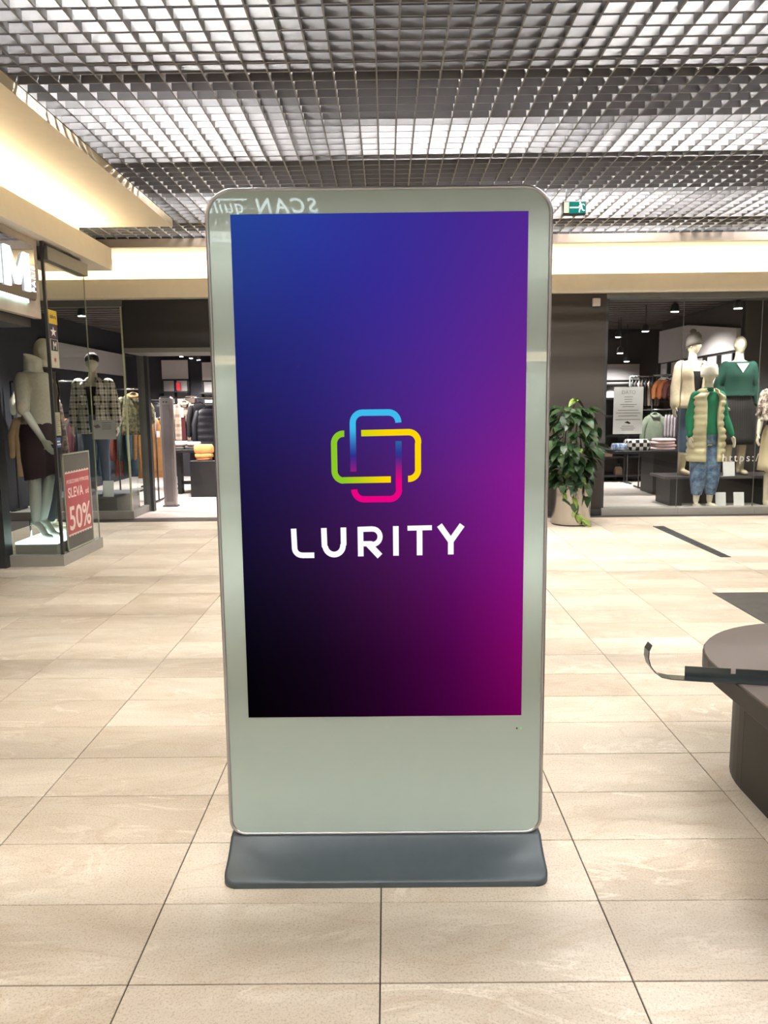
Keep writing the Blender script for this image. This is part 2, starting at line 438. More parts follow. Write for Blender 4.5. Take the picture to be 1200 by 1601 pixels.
# ================================================================== COVES AND FASCIAS
# left: plaster soffit, recess wall, ledge
struct(MB().box(-3.0, -2.08, -6, 7.86, 3.12, 3.188).build('trim_1', 'plaster'), 'cream plaster soffit along the left, lit from below')
struct(MB().box(-3.10, -3.0, -6, 7.86, 2.70, 3.188).build('wall_recess', 'plaster'), 'cream wall behind the left cove ledge')
lg = struct(MB().box(-2.79, -2.75, -6, 8.02, 2.735, 2.95).build('trim_2', 'fascia'), 'beige cove ledge above the corner shop')
MB().box(-3.45, -2.79, -6, 8.02, 2.735, 2.76).build('underside_board', 'fascia', lg)
MB().box(-2.99, -2.79, 7.98, 8.02, 2.76, 2.95).build('end_board', 'fascia', lg)
t = thing('led_strip', 'warm light strip hidden in the left cove ledge', 'light strip', (-2.92, 4, 2.765))
MB().box(-2.97, -2.88, 0.5, 7.8, 2.905, 2.92).build('strip_body', 'cove_left', t)
MB().box(-2.96, -2.89, 0.5, 7.8, 2.761, 2.905).build('bracket', 'white_metal', t)
# back: beam, soffit, wall, fascia
struct(MB().box(-4.75, 6.5, 8.73, 8.80, 3.10, 3.19).build('trim_3', 'beam'), 'taupe beam where the grid ceiling ends')
struct(MB().box(-4.75, 6.5, 8.80, 9.80, 3.11, 3.19).build('trim_4', 'plaster'), 'cream soffit behind the beam')
struct(MB().box(-4.75, 6.5, 9.74, 9.84, 2.64, 3.11).build('wall_cove', 'plaster'), 'cream wall of the back light cove')
fb = struct(MB().box(-4.75, 6.5, 9.25, 9.29, 2.638, 2.85).build('trim_5', 'fascia'), 'beige fascia over the back shopfront')
MB().box(-4.75, 6.5, 9.29, 9.74, 2.638, 2.66).build('underside_board', 'fascia', fb)
t = thing('led_strip', 'warm light strip hidden behind the back fascia', 'light strip', (0, 9.45, 2.66))
MB().box(-4.6, 6.3, 9.42, 9.50, 2.785, 2.80).build('strip_body', 'cove', t)
MB().box(-4.6, 6.3, 9.43, 9.49, 2.661, 2.785).build('bracket', 'white_metal', t)

# ================================================================== WALLS, SHELL OF THE BACK SHOP
ZS = 2.80
wb = struct(MB().box(-0.95, 2.60, 9.33, 9.46, 0.0, 2.638).build('wall_back', 'darkwall'), 'dark taupe wall between the shop entrance and the right window')
struct(MB().box(-0.95, 2.60, 9.315, 9.33, 0.0, 0.075).build('baseboard_back', 'darkframe'), 'dark baseboard under the taupe wall')
struct(MB().box(-6.0, 6.6, 9.42, 16.4, -0.05, 0.012).build('floor_shop', 'shopfloor'), 'pale floor inside the clothes shop')
cs = struct(MB().box(-6.0, 6.6, 9.84, 16.4, ZS, ZS+0.05).build('ceiling_shop', 'blackwall'), 'dark slatted ceiling of the clothes shop')
MB().box(-6.0, 6.6, 9.46, 9.84, 2.60, 2.638).build('front_board', 'blackwall', cs)
for k in range(24):
    y = 9.95+k*0.26; MB().box(-5.9, 6.5, y, y+0.15, ZS-0.04, ZS).build('slat', 'shopceil', cs)
struct(MB().box(-6.0, 6.6, 15.2, 15.3, 0, ZS).build('wall_shop_rear', 'navywall'), 'near black rear wall of the clothes shop')
struct(MB().box(-5.2, -5.05, 9.45, 15.2, 0, ZS).build('wall_shop_left', 'navywall'), 'dark left wall of the clothes shop')
struct(MB().box(4.88, 5.0, 10.75, 13.95, 0, ZS).build('wall_shop_right', 'blackwall'), 'charcoal side wall inside the right window')
struct(MB().box(4.88, 6.6, 10.70, 10.80, 0, ZS).build('wall_display', 'blackwall'), 'charcoal wall behind the right window mannequins')
struct(MB().box(6.5, 6.6, -6.0, 16.4, 0, 3.19).build('wall_right', 'plaster'), 'plain side wall beyond the right edge')
# wall panels in the shop
def wall_panel(label, *b):
    t = thing('wall_panel', label, 'panel', ((b[0]+b[1])/2, (b[2]+b[3])/2, b[4])); MB().box(*b).build('board', 'white_panel', t)
    e = 0.012
    fr = MB()
    if b[1]-b[0] > b[3]-b[2]:
        fr.box(b[0]-e, b[0], *b[2:]).box(b[1], b[1]+e, *b[2:]).box(b[0]-e, b[1]+e, b[2], b[3], b[4]-e, b[4]).box(b[0]-e, b[1]+e, b[2], b[3], b[5], b[5]+e)
    else:
        fr.box(b[0], b[1], b[2]-e, b[2], *b[4:]).box(b[0], b[1], b[3], b[3]+e, *b[4:]).box(*b[:2], b[2]-e, b[3]+e, b[4]-e, b[4]).box(*b[:2], b[2]-e, b[3]+e, b[5], b[5]+e)
    fr.build('edging', 'black', t); return t
wall_panel('long pale panel high on the left side wall of the shop', -5.05, -5.0, 11.4, 14.85, 1.97, 2.37)
t = thing('wall_panel', 'big pale panel behind the beanie mannequin in the right window', 'panel', (4.85, 12.3, 2.05))
MB().prism([(4.82, 10.85, 2.07), (4.82, 13.9, 2.05), (4.82, 13.9, 2.60), (4.82, 12.6, 2.58), (4.82, 10.85, 2.36)], (0.06, 0, 0)).build('board', 'white_panel', t)
wall_panel('left pale panel on the rear wall, seen through the shop entrance', -4.34, -3.83, 15.1, 15.19, 1.91, 2.27)
wall_panel('right pale panel on the rear wall, beside the totem edge', -3.56, -2.9, 15.1, 15.19, 1.88, 2.22)
wall_panel('far pale panel at the back of the shop, left of the big panel', 3.6, 4.88, 15.1, 15.19, 1.80, 2.10)

def shelf_wall(name, label, x0, x1, y, z0, z1, bars, shelves, rot=False, xw=None):
    """black bar frame in front of white back boards"""
    t = thing(name, label, 'shelf', ((x0+x1)/2, y, z0))
    if not rot:
        MB().box(x0, x1, y+0.04, y+0.06, z0, z1).build('back_board', 'white_panel', t)
        for q in range(bars+1):
            x = x0+(x1-x0)*q/bars; MB().box(x-0.02, x+0.02, y-0.02, y+0.04, z0, z1).build('upright', 'black', t)
        for z in shelves: MB().box(x0-0.02, x1+0.02, y-0.18, y+0.04, z, z+0.025).build('shelf_board', 'black', t)
    else:
        MB().box(y+0.02, y+0.04, x0, x1, z0, z1).build('back_board', 'white_panel', t)
        for q in range(bars+1):
            x = x0+(x1-x0)*q/bars; MB().box(y-0.04, y+0.02, x-0.02, x+0.02, z0, z1).build('upright', 'black', t)
        for z in shelves: MB().box(y-0.2, y+0.02, x0-0.02, x1+0.02, z, z+0.025).build('shelf_board', 'black', t)
    return t
shelf_wall('shelf_unit', 'black barred shelf under the left rear panel', -4.34, -3.83, 15.08, 1.40, 1.88, 2, (1.65, 1.42))
shelf_wall('shelf_unit', 'black barred shelf under the right rear panel', -3.56, -2.9, 15.08, 1.40, 1.85, 2, (1.62, 1.42))
shelf_wall('shelf_unit', 'black barred wall shelf under the big pale panel', 10.9, 13.9, 4.84, 1.35, 2.03, 6, (1.36,), rot=True)
shelf_wall('shelf_unit', 'black barred shelf at the far back of the right side', 3.6, 4.85, 15.08, 1.3, 1.76, 2, (1.70, 1.32))
tag(MB().bbox(-4.02, -3.94, 14.9, 14.93, 1.685, 1.84, 0.003).build('red_card', pm('red_card', (196, 40, 56), 0.6)), 'small red card standing on the black shelf under the left panel', 'card')
tag(MB().bbox(-3.85, -3.66, 14.85, 14.97, 1.45, 1.58, 0.01).build('display_box', pm('brown_box', (88, 74, 66), 0.7)), 'brown box lying on the lowest rear shelf', 'box')
tag(MB().bbox(-4.3, -4.2, 14.85, 14.97, 1.45, 1.55, 0.01).build('display_box', pm('blue_box', (84, 108, 150), 0.7)), 'small blue box at the left end of the rear shelf', 'box')

# ================================================================== WINDOW 1: right shopfront
w1 = sempty('window_1', 'frameless glass shopfront on the right', (4.5, 9.37, 0))
joints = [2.63, 3.53, 4.46, 5.6, 6.5]
for a, b in zip(joints, joints[1:]):
    MB().box(a+0.002, b-0.002, 9.365, 9.375, 0.09, 2.575).build('pane', 'glass', w1)
for a in joints[1:-1]:
    MB().box(a-0.0025, a+0.0025, 9.3635, 9.3765, 0.09, 2.575).build('pane_joint', 'greyframe', w1)
MB().box(2.60, 6.5, 9.32, 9.42, 2.575, 2.638).build('top_rail', 'greyframe', w1)
for a, b in zip([2.60, 3.53, 4.46, 5.6], [3.53, 4.46, 5.6, 6.5]):
    MB().bbox(a+0.001, b-0.001, 9.30, 9.42, 0, 0.09, 0.003).build('window_sill', 'sill', w1)
MB().box(2.60, 2.63, 9.33, 9.46, 0.0, 2.6).build('side_frame', 'darkframe', w1)
text_mesh('window_lettering', 'https:/', 0.135, 'text_white', frame((4.06, 9.362, 0.64), (1, 0, 0), (0, 0, 1)), w1, spacing=1.25)

# ================================================================== WINDOW 2: corner shop glass box on the left
w2 = sempty('window_2', 'glass display corner of the left shop', (-3.05, 7.0, 0))
MB().box(-3.26, -2.85, 6.595, 6.605, 0.10, 2.60).build('pane', 'glass', w2)
MB().box(-2.845, -2.835, 6.615, 7.47, 0.10, 2.60).build('pane', 'glass', w2)
MB().box(-2.852, -2.828, 6.588, 6.612, 0.10, 2.735).build('corner_mullion', 'darkframe', w2)
MB().box(-2.845, -2.835, 7.47, 7.476, 0.10, 2.60).build('glass_rim', 'glass_edge', w2)
MB().box(-2.90, -2.80, 6.612, 7.48, 2.59, 2.70).build('top_rail', 'greyframe', w2)
MB().box(-3.30, -2.82, 6.57, 6.63, 0, 0.10).build('window_sill', 'sill', w2)
MB().box(-2.88, -2.82, 6.63, 7.50, 0, 0.10).build('window_sill', 'sill', w2)
MB().box(-3.40, -3.29, 6.50, 6.63, 0, 2.735).build('post', 'darkframe', w2)
MB().box(-3.395, -3.30, 6.494, 6.50, 1.235, 1.325).build('post_sticker', 'card', w2)
# sign header over the corner shop entrance
hd = struct(MB().box(-2.93, -2.87, 3.0, 6.57, 2.105, 2.735).build('trim_6', pm('pale_header', (196, 184, 172), 0.5)), 'pale header panel carrying the shop sign')
MB().box(-3.4, -2.93, 3.0, 6.50, 2.03, 2.10).build('door_soffit', 'darkframe', hd)
sg = thing('shop_sign', 'dark glossy sign board with white lit letters on the left header', 'sign', (-2.82, 5.4, 2.22))
def rr(y0, y1, z0, z1, r, n=6):
    p = []
    for cy, cz, a0 in ((y1-r, z0+r, -90), (y1-r, z1-r, 0), (y0+r, z1-r, 90), (y0+r, z0+r, 180)):
        for q in range(n+1):
            a = R(a0+90*q/n); p.append((cy+r*math.cos(a), cz+r*math.sin(a)))
    return p
MB().prism([(-2.869, y, z) for y, z in rr(4.2, 6.43, 2.225, 2.66, 0.05)], (0.035, 0, 0)).build('board', pm('gloss_dark_board', (52, 46, 44), 0.08, coat=1.0), sg)
MB().box(-2.869, -2.855, 4.3, 6.33, 2.205, 2.222).build('halo_light', em('cool_halo', (190, 255, 245), 6.0), sg)
def sign_poly(nm, pts, mat='letter_white'):
    MB().prism([(-2.834, y, z) for y, z in pts], (0.02, 0, 0)).build(nm, mat, sg)
yM, zM, hM, wM = 5.90, 2.285, 0.29, 0.40
sign_poly('letter', [(yM, zM), (yM+0.075, zM), (yM+0.075, zM+0.2), (yM+0.165, zM+0.03), (yM+0.225, zM+0.03), (yM+0.325, zM+0.2), (yM+0.325, zM), (yM+0.40, zM),
                     (yM+0.40, zM+hM), (yM+0.315, zM+hM), (yM+0.197, zM+0.115), (yM+0.085, zM+hM), (yM, zM+hM)])
sign_poly('letter', [(yM-0.14, zM), (yM-0.065, zM), (yM-0.065, zM+hM), (yM-0.14, zM+hM)])
text_mesh('small_lettering', 'PARIS', 0.075, 'letter_white', frame((-2.826, 6.40, 2.29), (0, 0, 1), (0, -1, 0)), sg, extrude=0.004, spacing=1.15)
# poster frame with sale sheet on the side pane
ps = thing('sale_poster', 'red sale poster in a clear frame on the corner glass, 50 percent', 'poster', (-2.83, 7.0, 0.11))
MB().box(-2.833, -2.829, 6.70, 7.28, 0.12, 0.95).build('backing', pm('dark_grey_sheet', (84, 84, 80), 0.6), ps)
MB().box(-2.829, -2.827, 6.72, 7.26, 0.24, 0.80).build('red_sheet', pm('dull_red_print', (160, 74, 80), 0.5, var=0.08), ps)
zig = []
for q in range(19): zig.append((-2.8265, 6.72+0.54*q/18, 0.80+(0.012 if q % 2 else 0)))
MB().prism(zig+[(-2.8265, 7.26, 0.79), (-2.8265, 6.72, 0.79)], (0.0005, 0, 0)).build('torn_edge', pm('pale_torn', (206, 190, 182), 0.6), ps)
zig = [(-2.8265, 6.72+0.54*q/18, 0.24-(0.012 if q % 2 else 0)) for q in range(19)]
MB().prism(zig+[(-2.8265, 7.26, 0.25), (-2.8265, 6.72, 0.25)], (0.0005, 0, 0)).build('torn_edge', pm('pale_torn_b', (206, 190, 182), 0.6), ps)
fr = MB(); e = 0.014
fr.box(-2.834, -2.824, 6.69, 6.69+e, 0.105, 0.97).box(-2.834, -2.824, 7.28, 7.28+e, 0.105, 0.97).box(-2.834, -2.824, 6.69, 7.294, 0.105, 0.12).box(-2.834, -2.824, 6.69, 7.294, 0.955, 0.97)
fr.build('frame', pm('pale_acrylic', (150, 152, 138), 0.25), ps)
PT = pm('cream_print', (226, 206, 198), 0.6)
fy = lambda y, z: frame((-2.8262, y, z), (0, 1, 0), (0, 0, 1))
text_mesh('lettering', 'SLEVA', 0.125, PT, fy(6.76, 0.575), ps, bold=0.002)
text_mesh('lettering', 'od', 0.08, PT, fy(7.15, 0.575), ps)
o = text_mesh('lettering', '50%', 0.30, PT, fy(6.75, 0.285), ps, bold=0.004)
text_mesh('lettering', 'POSEZONNI VYPRODEJ', 0.048, PT, fy(6.745, 0.70), ps)
# stickers on the corner
def sticker(label, y0, y1, z0, z1, mat, extra=None):
    t = thing('window_sticker', label, 'sticker', (-2.832, y0, z0)); MB().box(-2.8345, -2.8325, y0, y1, z0, z1).build('sheet', mat, t)
    if extra: extra(t)
    return t
def bars(n, y0, y1, z0, z1, mat, x=-2.8322):
    def fn(t):
        for q in range(n):
            z = z0+(z1-z0)*q/n; MB().box(x, x+0.0005, y0, y1-(q % 3)*0.02, z, z+(z1-z0)/n*0.45).build('print_line', mat, t)
    return fn
sticker('yellow sticker on the corner glass, topmost', 6.615, 6.79, 2.075, 2.19, pm('yellow_sheet', (206, 176, 60), 0.5),
        lambda t: text_mesh('lettering', 'dafora', 0.05, 'black', fy(6.63, 2.12), t))
def star(t):
    c = (6.70, 2.01); p = []
    for q in range(10):
        a = PI/2+PI*q/5; r = 0.045 if q % 2 == 0 else 0.018; p.append((-2.8322, c[0]+r*1.4*math.cos(a), c[1]+r*math.sin(a)))
    MB().prism(p, (0.0005, 0, 0)).build('star_print', 'card', t)
sticker('dark sticker with a white star under the yellow one', 6.615, 6.785, 1.955, 2.07, mottled_mat('dark_blue_maroon', (48, 60, 84), (84, 52, 54), 14), star)
sticker('pale sticker with a dark square letter M', 6.615, 6.78, 1.71, 1.95, pm('pale_sheet', (188, 186, 172), 0.5),
        lambda t: (MB().box(-2.8324, -2.8318, 6.635, 6.765, 1.85, 1.945).build('dark_square', 'black', t), text_mesh('lettering', 'M', 0.1, 'text_white', fy(6.66, 1.86), t),
                   MB().prism([(-2.8322, 6.70+0.035*math.cos(2*PI*q/12)*(1 if q % 2 else 0.4), 1.775+0.03*math.sin(2*PI*q/12)*(1 if q % 2 else 0.4)) for q in range(12)], (0.0005, 0, 0)).build('red_mark', pm('red_print', (150, 70, 70), 0.6), t)))
sticker('greenish sheet of opening hours low on the corner glass', 6.615, 6.72, 1.13, 1.33, pm('olive_sheet', (150, 152, 124), 0.5), bars(9, 6.63, 6.71, 1.15, 1.31, 'text_grey'))
sticker('small blue and white sticker under the opening hours sheet', 6.615, 6.70, 1.03, 1.115, pm('blue_sheet', (60, 88, 140), 0.5), bars(2, 6.62, 6.70, 1.05, 1.1, 'card'))

# ================================================================== WINDOW 3: left back window, DOOR 1: entrance
w3 = sempty('window_3', 'glass shop window on the left with a return into the entrance', (-3.9, 9.42, 0))
MB().box(-4.75, -3.16, 9.425, 9.435, 0.10, 2.56).build('pane', 'glass', w3)
MB().box(-3.165, -3.155, 9.44, 10.02, 0.10, 2.0).build('pane', 'glass', w3)
MB().box(-3.172, -3.152, 9.418, 9.442, 0.10, 2.56).build('glass_rim', 'glass_edge', w3)
MB().box(-4.75, -3.14, 9.40, 9.46, 2.56, 2.638).build('top_rail', 'greyframe', w3)
MB().bbox(-4.75, -3.13, 9.40, 9.47, 0, 0.10, 0.003).build('window_sill', 'sill', w3)
MB().bbox(-3.20, -3.13, 9.47, 10.03, 0, 0.10, 0.003).build('window_sill', 'sill', w3)
d1 = sempty('door_1', 'wide shop entrance with a dark panel above', (-2.1, 9.8, 0))
MB().box(-3.15, -0.95, 9.42, 9.50, 2.075, 2.638).build('header_panel', pm('near_black_panel', (27, 27, 31), 0.6), d1)
MB().box(-3.15, -0.95, 9.42, 10.12, 2.02, 2.073).build('header_trim', 'greyframe', d1)
MB().box(-3.20, -3.11, 10.03, 10.12, 0, 2.02).build('door_post', 'greyframe', d1)
MB().box(-3.11, -3.07, 10.03, 10.12, 0, 2.02).build('door_post', 'darkframe', d1)
MB().box(-2.83, -2.66, 9.46, 9.47, 2.035, 2.06).build('red_sticker', pm('dull_red', (120, 60, 62), 0.6), d1)
sn = tag(MB().bbox(2.43, 2.52, 9.29, 9.33, 2.49, 2.58, 0.006).build('wall_sensor', pm('white_plastic', (206, 198, 190), 0.5)), 'small square white box high on the dark taupe wall', 'sensor')

# ================================================================== KIOSK
KX, KY = -0.016, 2.163
W2, ZB, ZT, TK = 0.470, 0.077, 1.942, 0.085
kt = thing('display_totem', 'tall white digital display totem with a glowing purple screen in mid walkway', 'display totem', (KX, KY, 0))
def rrect(x0, x1, z0, z1, rt, rb, n=10):
    p = []
    for cx, cz, a0, r in ((x1-rb, z0+rb, -90, rb), (x1-rt, z1-rt, 0, rt), (x0+rt, z1-rt, 90, rt), (x0+rb, z0+rb, 180, rb)):
        for q in range(n+1):
            a = R(a0+90*q/n); p.append((cx+r*math.cos(a), cz+r*math.sin(a)))
    return p
def kring(y, inset): return [(KX+x, y, z) for x, z in rrect(-W2+inset, W2-inset, ZB+inset, ZT-inset, 0.078-inset*0.8, 0.05-inset*0.8)]
# aluminium frame: rounded band with a lip round the glass
MB().loft([kring(KY+0.006, 0.012), kring(KY, 0.011), kring(KY-0.003, 0.007), kring(KY, 0.002), kring(KY+0.006, 0.0), kring(KY+TK-0.006, 0.0), kring(KY+TK, 0.004), kring(KY+TK, 0.012)], caps=False).build('frame', 'alu', kt)
MB().loft([kring(KY+0.001, 0.0115), kring(KY+0.006, 0.0115)], smooth=False).build('front_glass', 'kiosk_glass', kt)
MB().loft([kring(KY+TK-0.004, 0.0115), kring(KY+TK, 0.0115)], smooth=False).build('back_cover', 'white_metal', kt)
# base: concave sweep
prof = [(-0.142, 0.0), (-0.142, 0.016), (-0.138, 0.021), (-0.125, 0.024), (-0.09, 0.031), (-0.055, 0.043), (-0.025, 0.058), (-0.004, 0.074), (0.0, 0.079),
        (TK, 0.079), (TK+0.004, 0.074), (TK+0.025, 0.058), (TK+0.055, 0.043), (TK+0.09, 0.031), (TK+0.125, 0.024), (TK+0.138, 0.021), (TK+0.142, 0.016), (TK+0.142, 0.0)]
rings = []
def bw(y):   # half width with rounded plan corners
    r = 0.04; dfront = min(y+0.142, TK+0.142-y)
    return 0.466-(r-math.sqrt(max(0, r*r-(r-min(dfront, r))**2)))
nx = 12
ys = [p[0] for p in prof]
ext = [-0.142, -0.1405, -0.136, -0.128, -0.115]
full = []
for (y, z) in prof: full.append((y, z))
rows = []
for (y, z) in full:
    w = max(bw(y), 0.436) if z < 0.021 and abs(y) > 0.1 else bw(y)
    rows.append([(KX-w, KY+y, z), (KX+w, KY+y, z)])
# finer front/back corners: sample plan outline and drape the profile height
def hz(y):
    for (a, b) in zip(prof[1:-1], prof[2:-1]):
        if a[0] <= y <= b[0]: return a[1]+(b[1]-a[1])*((y-a[0])/(b[0]-a[0]+1e-9))
    return 0.016
samp = sorted(set([-0.142, -0.1415, -0.140, -0.137, -0.132, -0.125, -0.115, -0.10, -0.08, -0.055, -0.035, -0.02, -0.01, -0.004, 0.0, TK/2]))
samp = samp+[TK-v for v in reversed(samp[:-1])]
top = []; bot = []
for y in samp:
    w = bw(y); z = max(hz(y), 0.016)
    xs = [-w, -w*0.98, -w*0.5, 0, w*0.5, w*0.98, w]
    top.append([(KX+x, KY+y, z-(0.004 if abs(x) == w else 0)) for x in xs]); bot.append([(KX-w, KY+y, 0.0), (KX+w, KY+y, 0.0)])
mb = MB(); mb.loft(top, closed=False, caps=False)
for a in range(len(samp)-1):
    for s_, e_ in ((0, 0), (1, 6)):
        mb.poly([bot[a][s_], bot[a+1][s_], top[a+1][e_], top[a][e_]], True)
for a in (0, -1): mb.poly([bot[a][0], bot[a][1]]+list(reversed(top[a])))
mb.poly([b[0] for b in bot]+[b[1] for b in reversed(bot)])
bo = mb.build('base', 'kiosk_base', kt)
bmx = bmesh.new(); bmx.from_mesh(bo.data); bmesh.ops.remove_doubles(bmx, verts=bmx.verts, dist=1e-5); bmesh.ops.recalc_face_normals(bmx, faces=bmx.faces); bmx.to_mesh(bo.data); bmx.free()
# indicator dots
for x, m in ((0.374, 'black'), (0.386, em('green_led', (90, 200, 110), 0.6))):
    MB().tube([(x, KY+0.0015, 0.411), (x, KY-0.0005, 0.411)], 0.0026, 8).build('indicator_light', m, kt)
# screen with its picture
SX0, SX1, SZ0, SZ1 = -0.416, 0.3865, 0.4515, 1.872
sc_cols = [  # rows top to bottom, columns left to right (u = 0, .25, .5, .75, 1)
    [(37, 68, 148), (42, 60, 156), (50, 48, 150), (64, 42, 146), (80, 40, 144)],
    [(36, 56, 134), (40, 48, 142), (54, 42, 148), (72, 40, 146), (90, 38, 144)],
    [(30, 38, 110), (42, 40, 124), (62, 40, 140), (82, 38, 144), (100, 36, 142)],
    [(28, 28, 90), (42, 32, 108), (66, 36, 128), (92, 34, 142), (116, 32, 140)],
    [(26, 20, 68), (44, 24, 84), (70, 28, 106), (100, 30, 128), (138, 26, 144)],
    [(20, 13, 48), (42, 18, 64), (68, 20, 84), (98, 20, 112), (136, 20, 136)],
    [(10, 7, 26), (30, 10, 42), (58, 12, 62), (90, 8, 90), (134, 10, 118)],
    [(3, 2, 10), (18, 4, 24), (44, 3, 46), (78, 2, 72), (126, 4, 98)],
    [(0, 0, 0), (12, 1, 15), (36, 0, 36), (68, 0, 60), (110, 0, 82)]]
NXS, NZS = 24, 48
vs = []; cols = []
def scol(u, v):
    a = u*4; i = min(int(a), 3); fa = a-i; b = v*8; j = min(int(b), 7); fb_ = b-j
    sm_ = lambda t: t
    out = []
    for c in range(3):
        p = sc_cols[j][i][c]*(1-fa)+sc_cols[j][i+1][c]*fa; q = sc_cols[j+1][i][c]*(1-fa)+sc_cols[j+1][i+1][c]*fa
        out.append(p*(1-fb_)+q*fb_)
    return lin(out)
def color_mesh(name, verts, faces, vcols, mat, parent):
    me = bpy.data.meshes.new(name); inv = MATS[parent.name].inverted()
    me.from_pydata([tuple(inv @ Vector(v)) for v in verts], [], faces)
    at = me.color_attributes.new('Col', 'FLOAT_COLOR', 'POINT')
    for k_, c in enumerate(vcols): at.data[k_].color = c
    me.materials.append(M[mat]); o = bpy.data.objects.new(name, me); COL.objects.link(o); o.parent = parent; MATS[o.name] = MATS[parent.name]
    return o
YS = KY-0.0006
for j in range(NZS+1):
    for i in range(NXS+1):
        u, v = i/NXS, j/NZS
        vs.append((SX0+(SX1-SX0)*u, YS, SZ1+(SZ0-SZ1)*v)); cols.append(scol(u, v))
fs = [(j*(NXS+1)+i, (j+1)*(NXS+1)+i, (j+1)*(NXS+1)+i+1, j*(NXS+1)+i+1) for j in range(NZS) for i in range(NXS)]
n0 = len(vs)
scr = color_mesh('screen', vs, fs, cols, 'screen', kt)
# logo: ribbons.  pixel frame of the logo drawing: 340 x 280 px crop scaled to metres on the screen
PXM = 0.001724          # metres per photo pixel at the totem
def L2W(x, y):          # logo crop coordinates (1200 px wide crop of 340 px) to screen plane
    px = 430+x/3.53; py = 600+y/3.53
    return (SX0+0.0+(px-373.5)*PXM+(0.0), SZ1-(py-333)*PXM*1.037)
def ribbon(pts, w, colf, name='logo_band', yoff=-0.0006):
    P = [Vector(p) for p in pts]; vv = []; cc = []; ff = []
    for k_, p in enumerate(P):
        t = (P[min(k_+1, len(P)-1)]-P[max(k_-1, 0)]).normalized(); nrm = Vector((-t.y, t.x))
        for s_ in (1, -1):
            q = p+nrm*(w/2*s_); X, Z = L2W(q.x, q.y); vv.append((X, YS+yoff, Z)); cc.append(colf(k_/(len(P)-1), p))
        if k_: ff.append((2*k_-2, 2*k_-1, 2*k_+1, 2*k_))
    return color_mesh(name, vv, ff, cc, 'screen', scr)
def arc(cx, cy, r, a0, a1, n=10): return [(cx+r*math.cos(R(a0+(a1-a0)*q/n)), cy+r*math.sin(R(a0+(a1-a0)*q/n))) for q in range(n+1)]
def seg(a, b, n=12): return [(a[0]+(b[0]-a[0])*q/n, a[1]+(b[1]-a[1])*q/n) for q in range(n+1)]
def rampc(stops):
    def f(t):
        for (p0, c0), (p1, c1) in zip(stops, stops[1:]):
            if t <= p1:
                g = max(0, (t-p0)/(p1-p0+1e-9)); return lin([a+(b-a)*g for a, b in zip(c0, c1)])
        return lin(stops[-1][1])
    return f
BLUE, NAVY, PUR, PINK = (62, 188, 238), (46, 46, 140), (150, 28, 126), (236, 0, 132)
GRN, YEL, YG = (140, 200, 38), (255, 214, 0), (205, 214, 20)
w_ = 35
f1 = rampc([(200, BLUE), (345, NAVY), (435, PUR)])
ribbon(seg((457, 434), (457, 168))+arc(513, 166, 56, 180, 270)[1:]+seg((513, 110), (662, 110))[1:]+arc(662, 166, 56, 270, 360)[1:], w_, lambda t, p: f1(p.y))
f2 = rampc([(266, (44, 104, 170)), (345, NAVY), (410, PUR), (490, PINK)])
ribbon(seg((718, 268), (718, 534))+arc(664, 534, 56, 0, 90)[1:]+seg((664, 590), (516, 590))[1:]+arc(516, 534, 56, 90, 180)[1:], w_, lambda t, p: f2(p.y))
f3 = rampc([(505, YG), (660, YEL)])
ribbon(seg((505, 222), (776, 219))+arc(776, 274, 55, -90, 0)[1:]+seg((829, 274), (829, 424))[1:]+arc(776, 424, 54, 0, 95)[1:], w_, lambda t, p: f3(p.x))
f4 = rampc([(400, GRN), (640, YEL)])
ribbon(seg((672, 480), (402, 482))+arc(402, 430, 54, 90, 180)[1:]+seg((348, 424), (348, 278))[1:]+arc(402, 278, 54, 180, 276)[1:], w_, lambda t, p: f4(p.x))
WH = lin((255, 255, 255)); wf = lambda t, p: WH
ls = 36
ribbon(seg((103, 752), (106, 862))+arc(148, 862, 42, 180, 95)[1:]+seg((150, 905), (220, 905))[1:], ls-4, wf, 'letter')
ribbon(seg((279, 750), (281, 852))+arc(337, 850, 52, 180, 0, 14)[1:]+seg((393, 852), (393, 748))[1:], ls-3, wf, 'letter')
ribbon(seg((492, 914), (492, 746)), ls-3, wf, 'letter')
ribbon(seg((478, 760), (560, 758))+arc(562, 802, 44, -90, 90)[1:]+seg((560, 842), (500, 842))[1:], ls-6, wf, 'letter')
ribbon(seg((540, 846), (604, 914)), ls+2, wf, 'letter')
ribbon(seg((698, 912), (698, 743)), ls-3, wf, 'letter')
ribbon(seg((766, 756), (908, 754)), ls-8, wf, 'letter'); ribbon(seg((836, 911), (836, 750)), ls-3, wf, 'letter')
ribbon(seg((952, 740), (1020, 834)), ls-2, wf, 'letter'); ribbon(seg((1084, 740), (1016, 834)), ls-2, wf, 'letter'); ribbon(seg((1018, 908), (1018, 822)), ls-3, wf, 'letter')

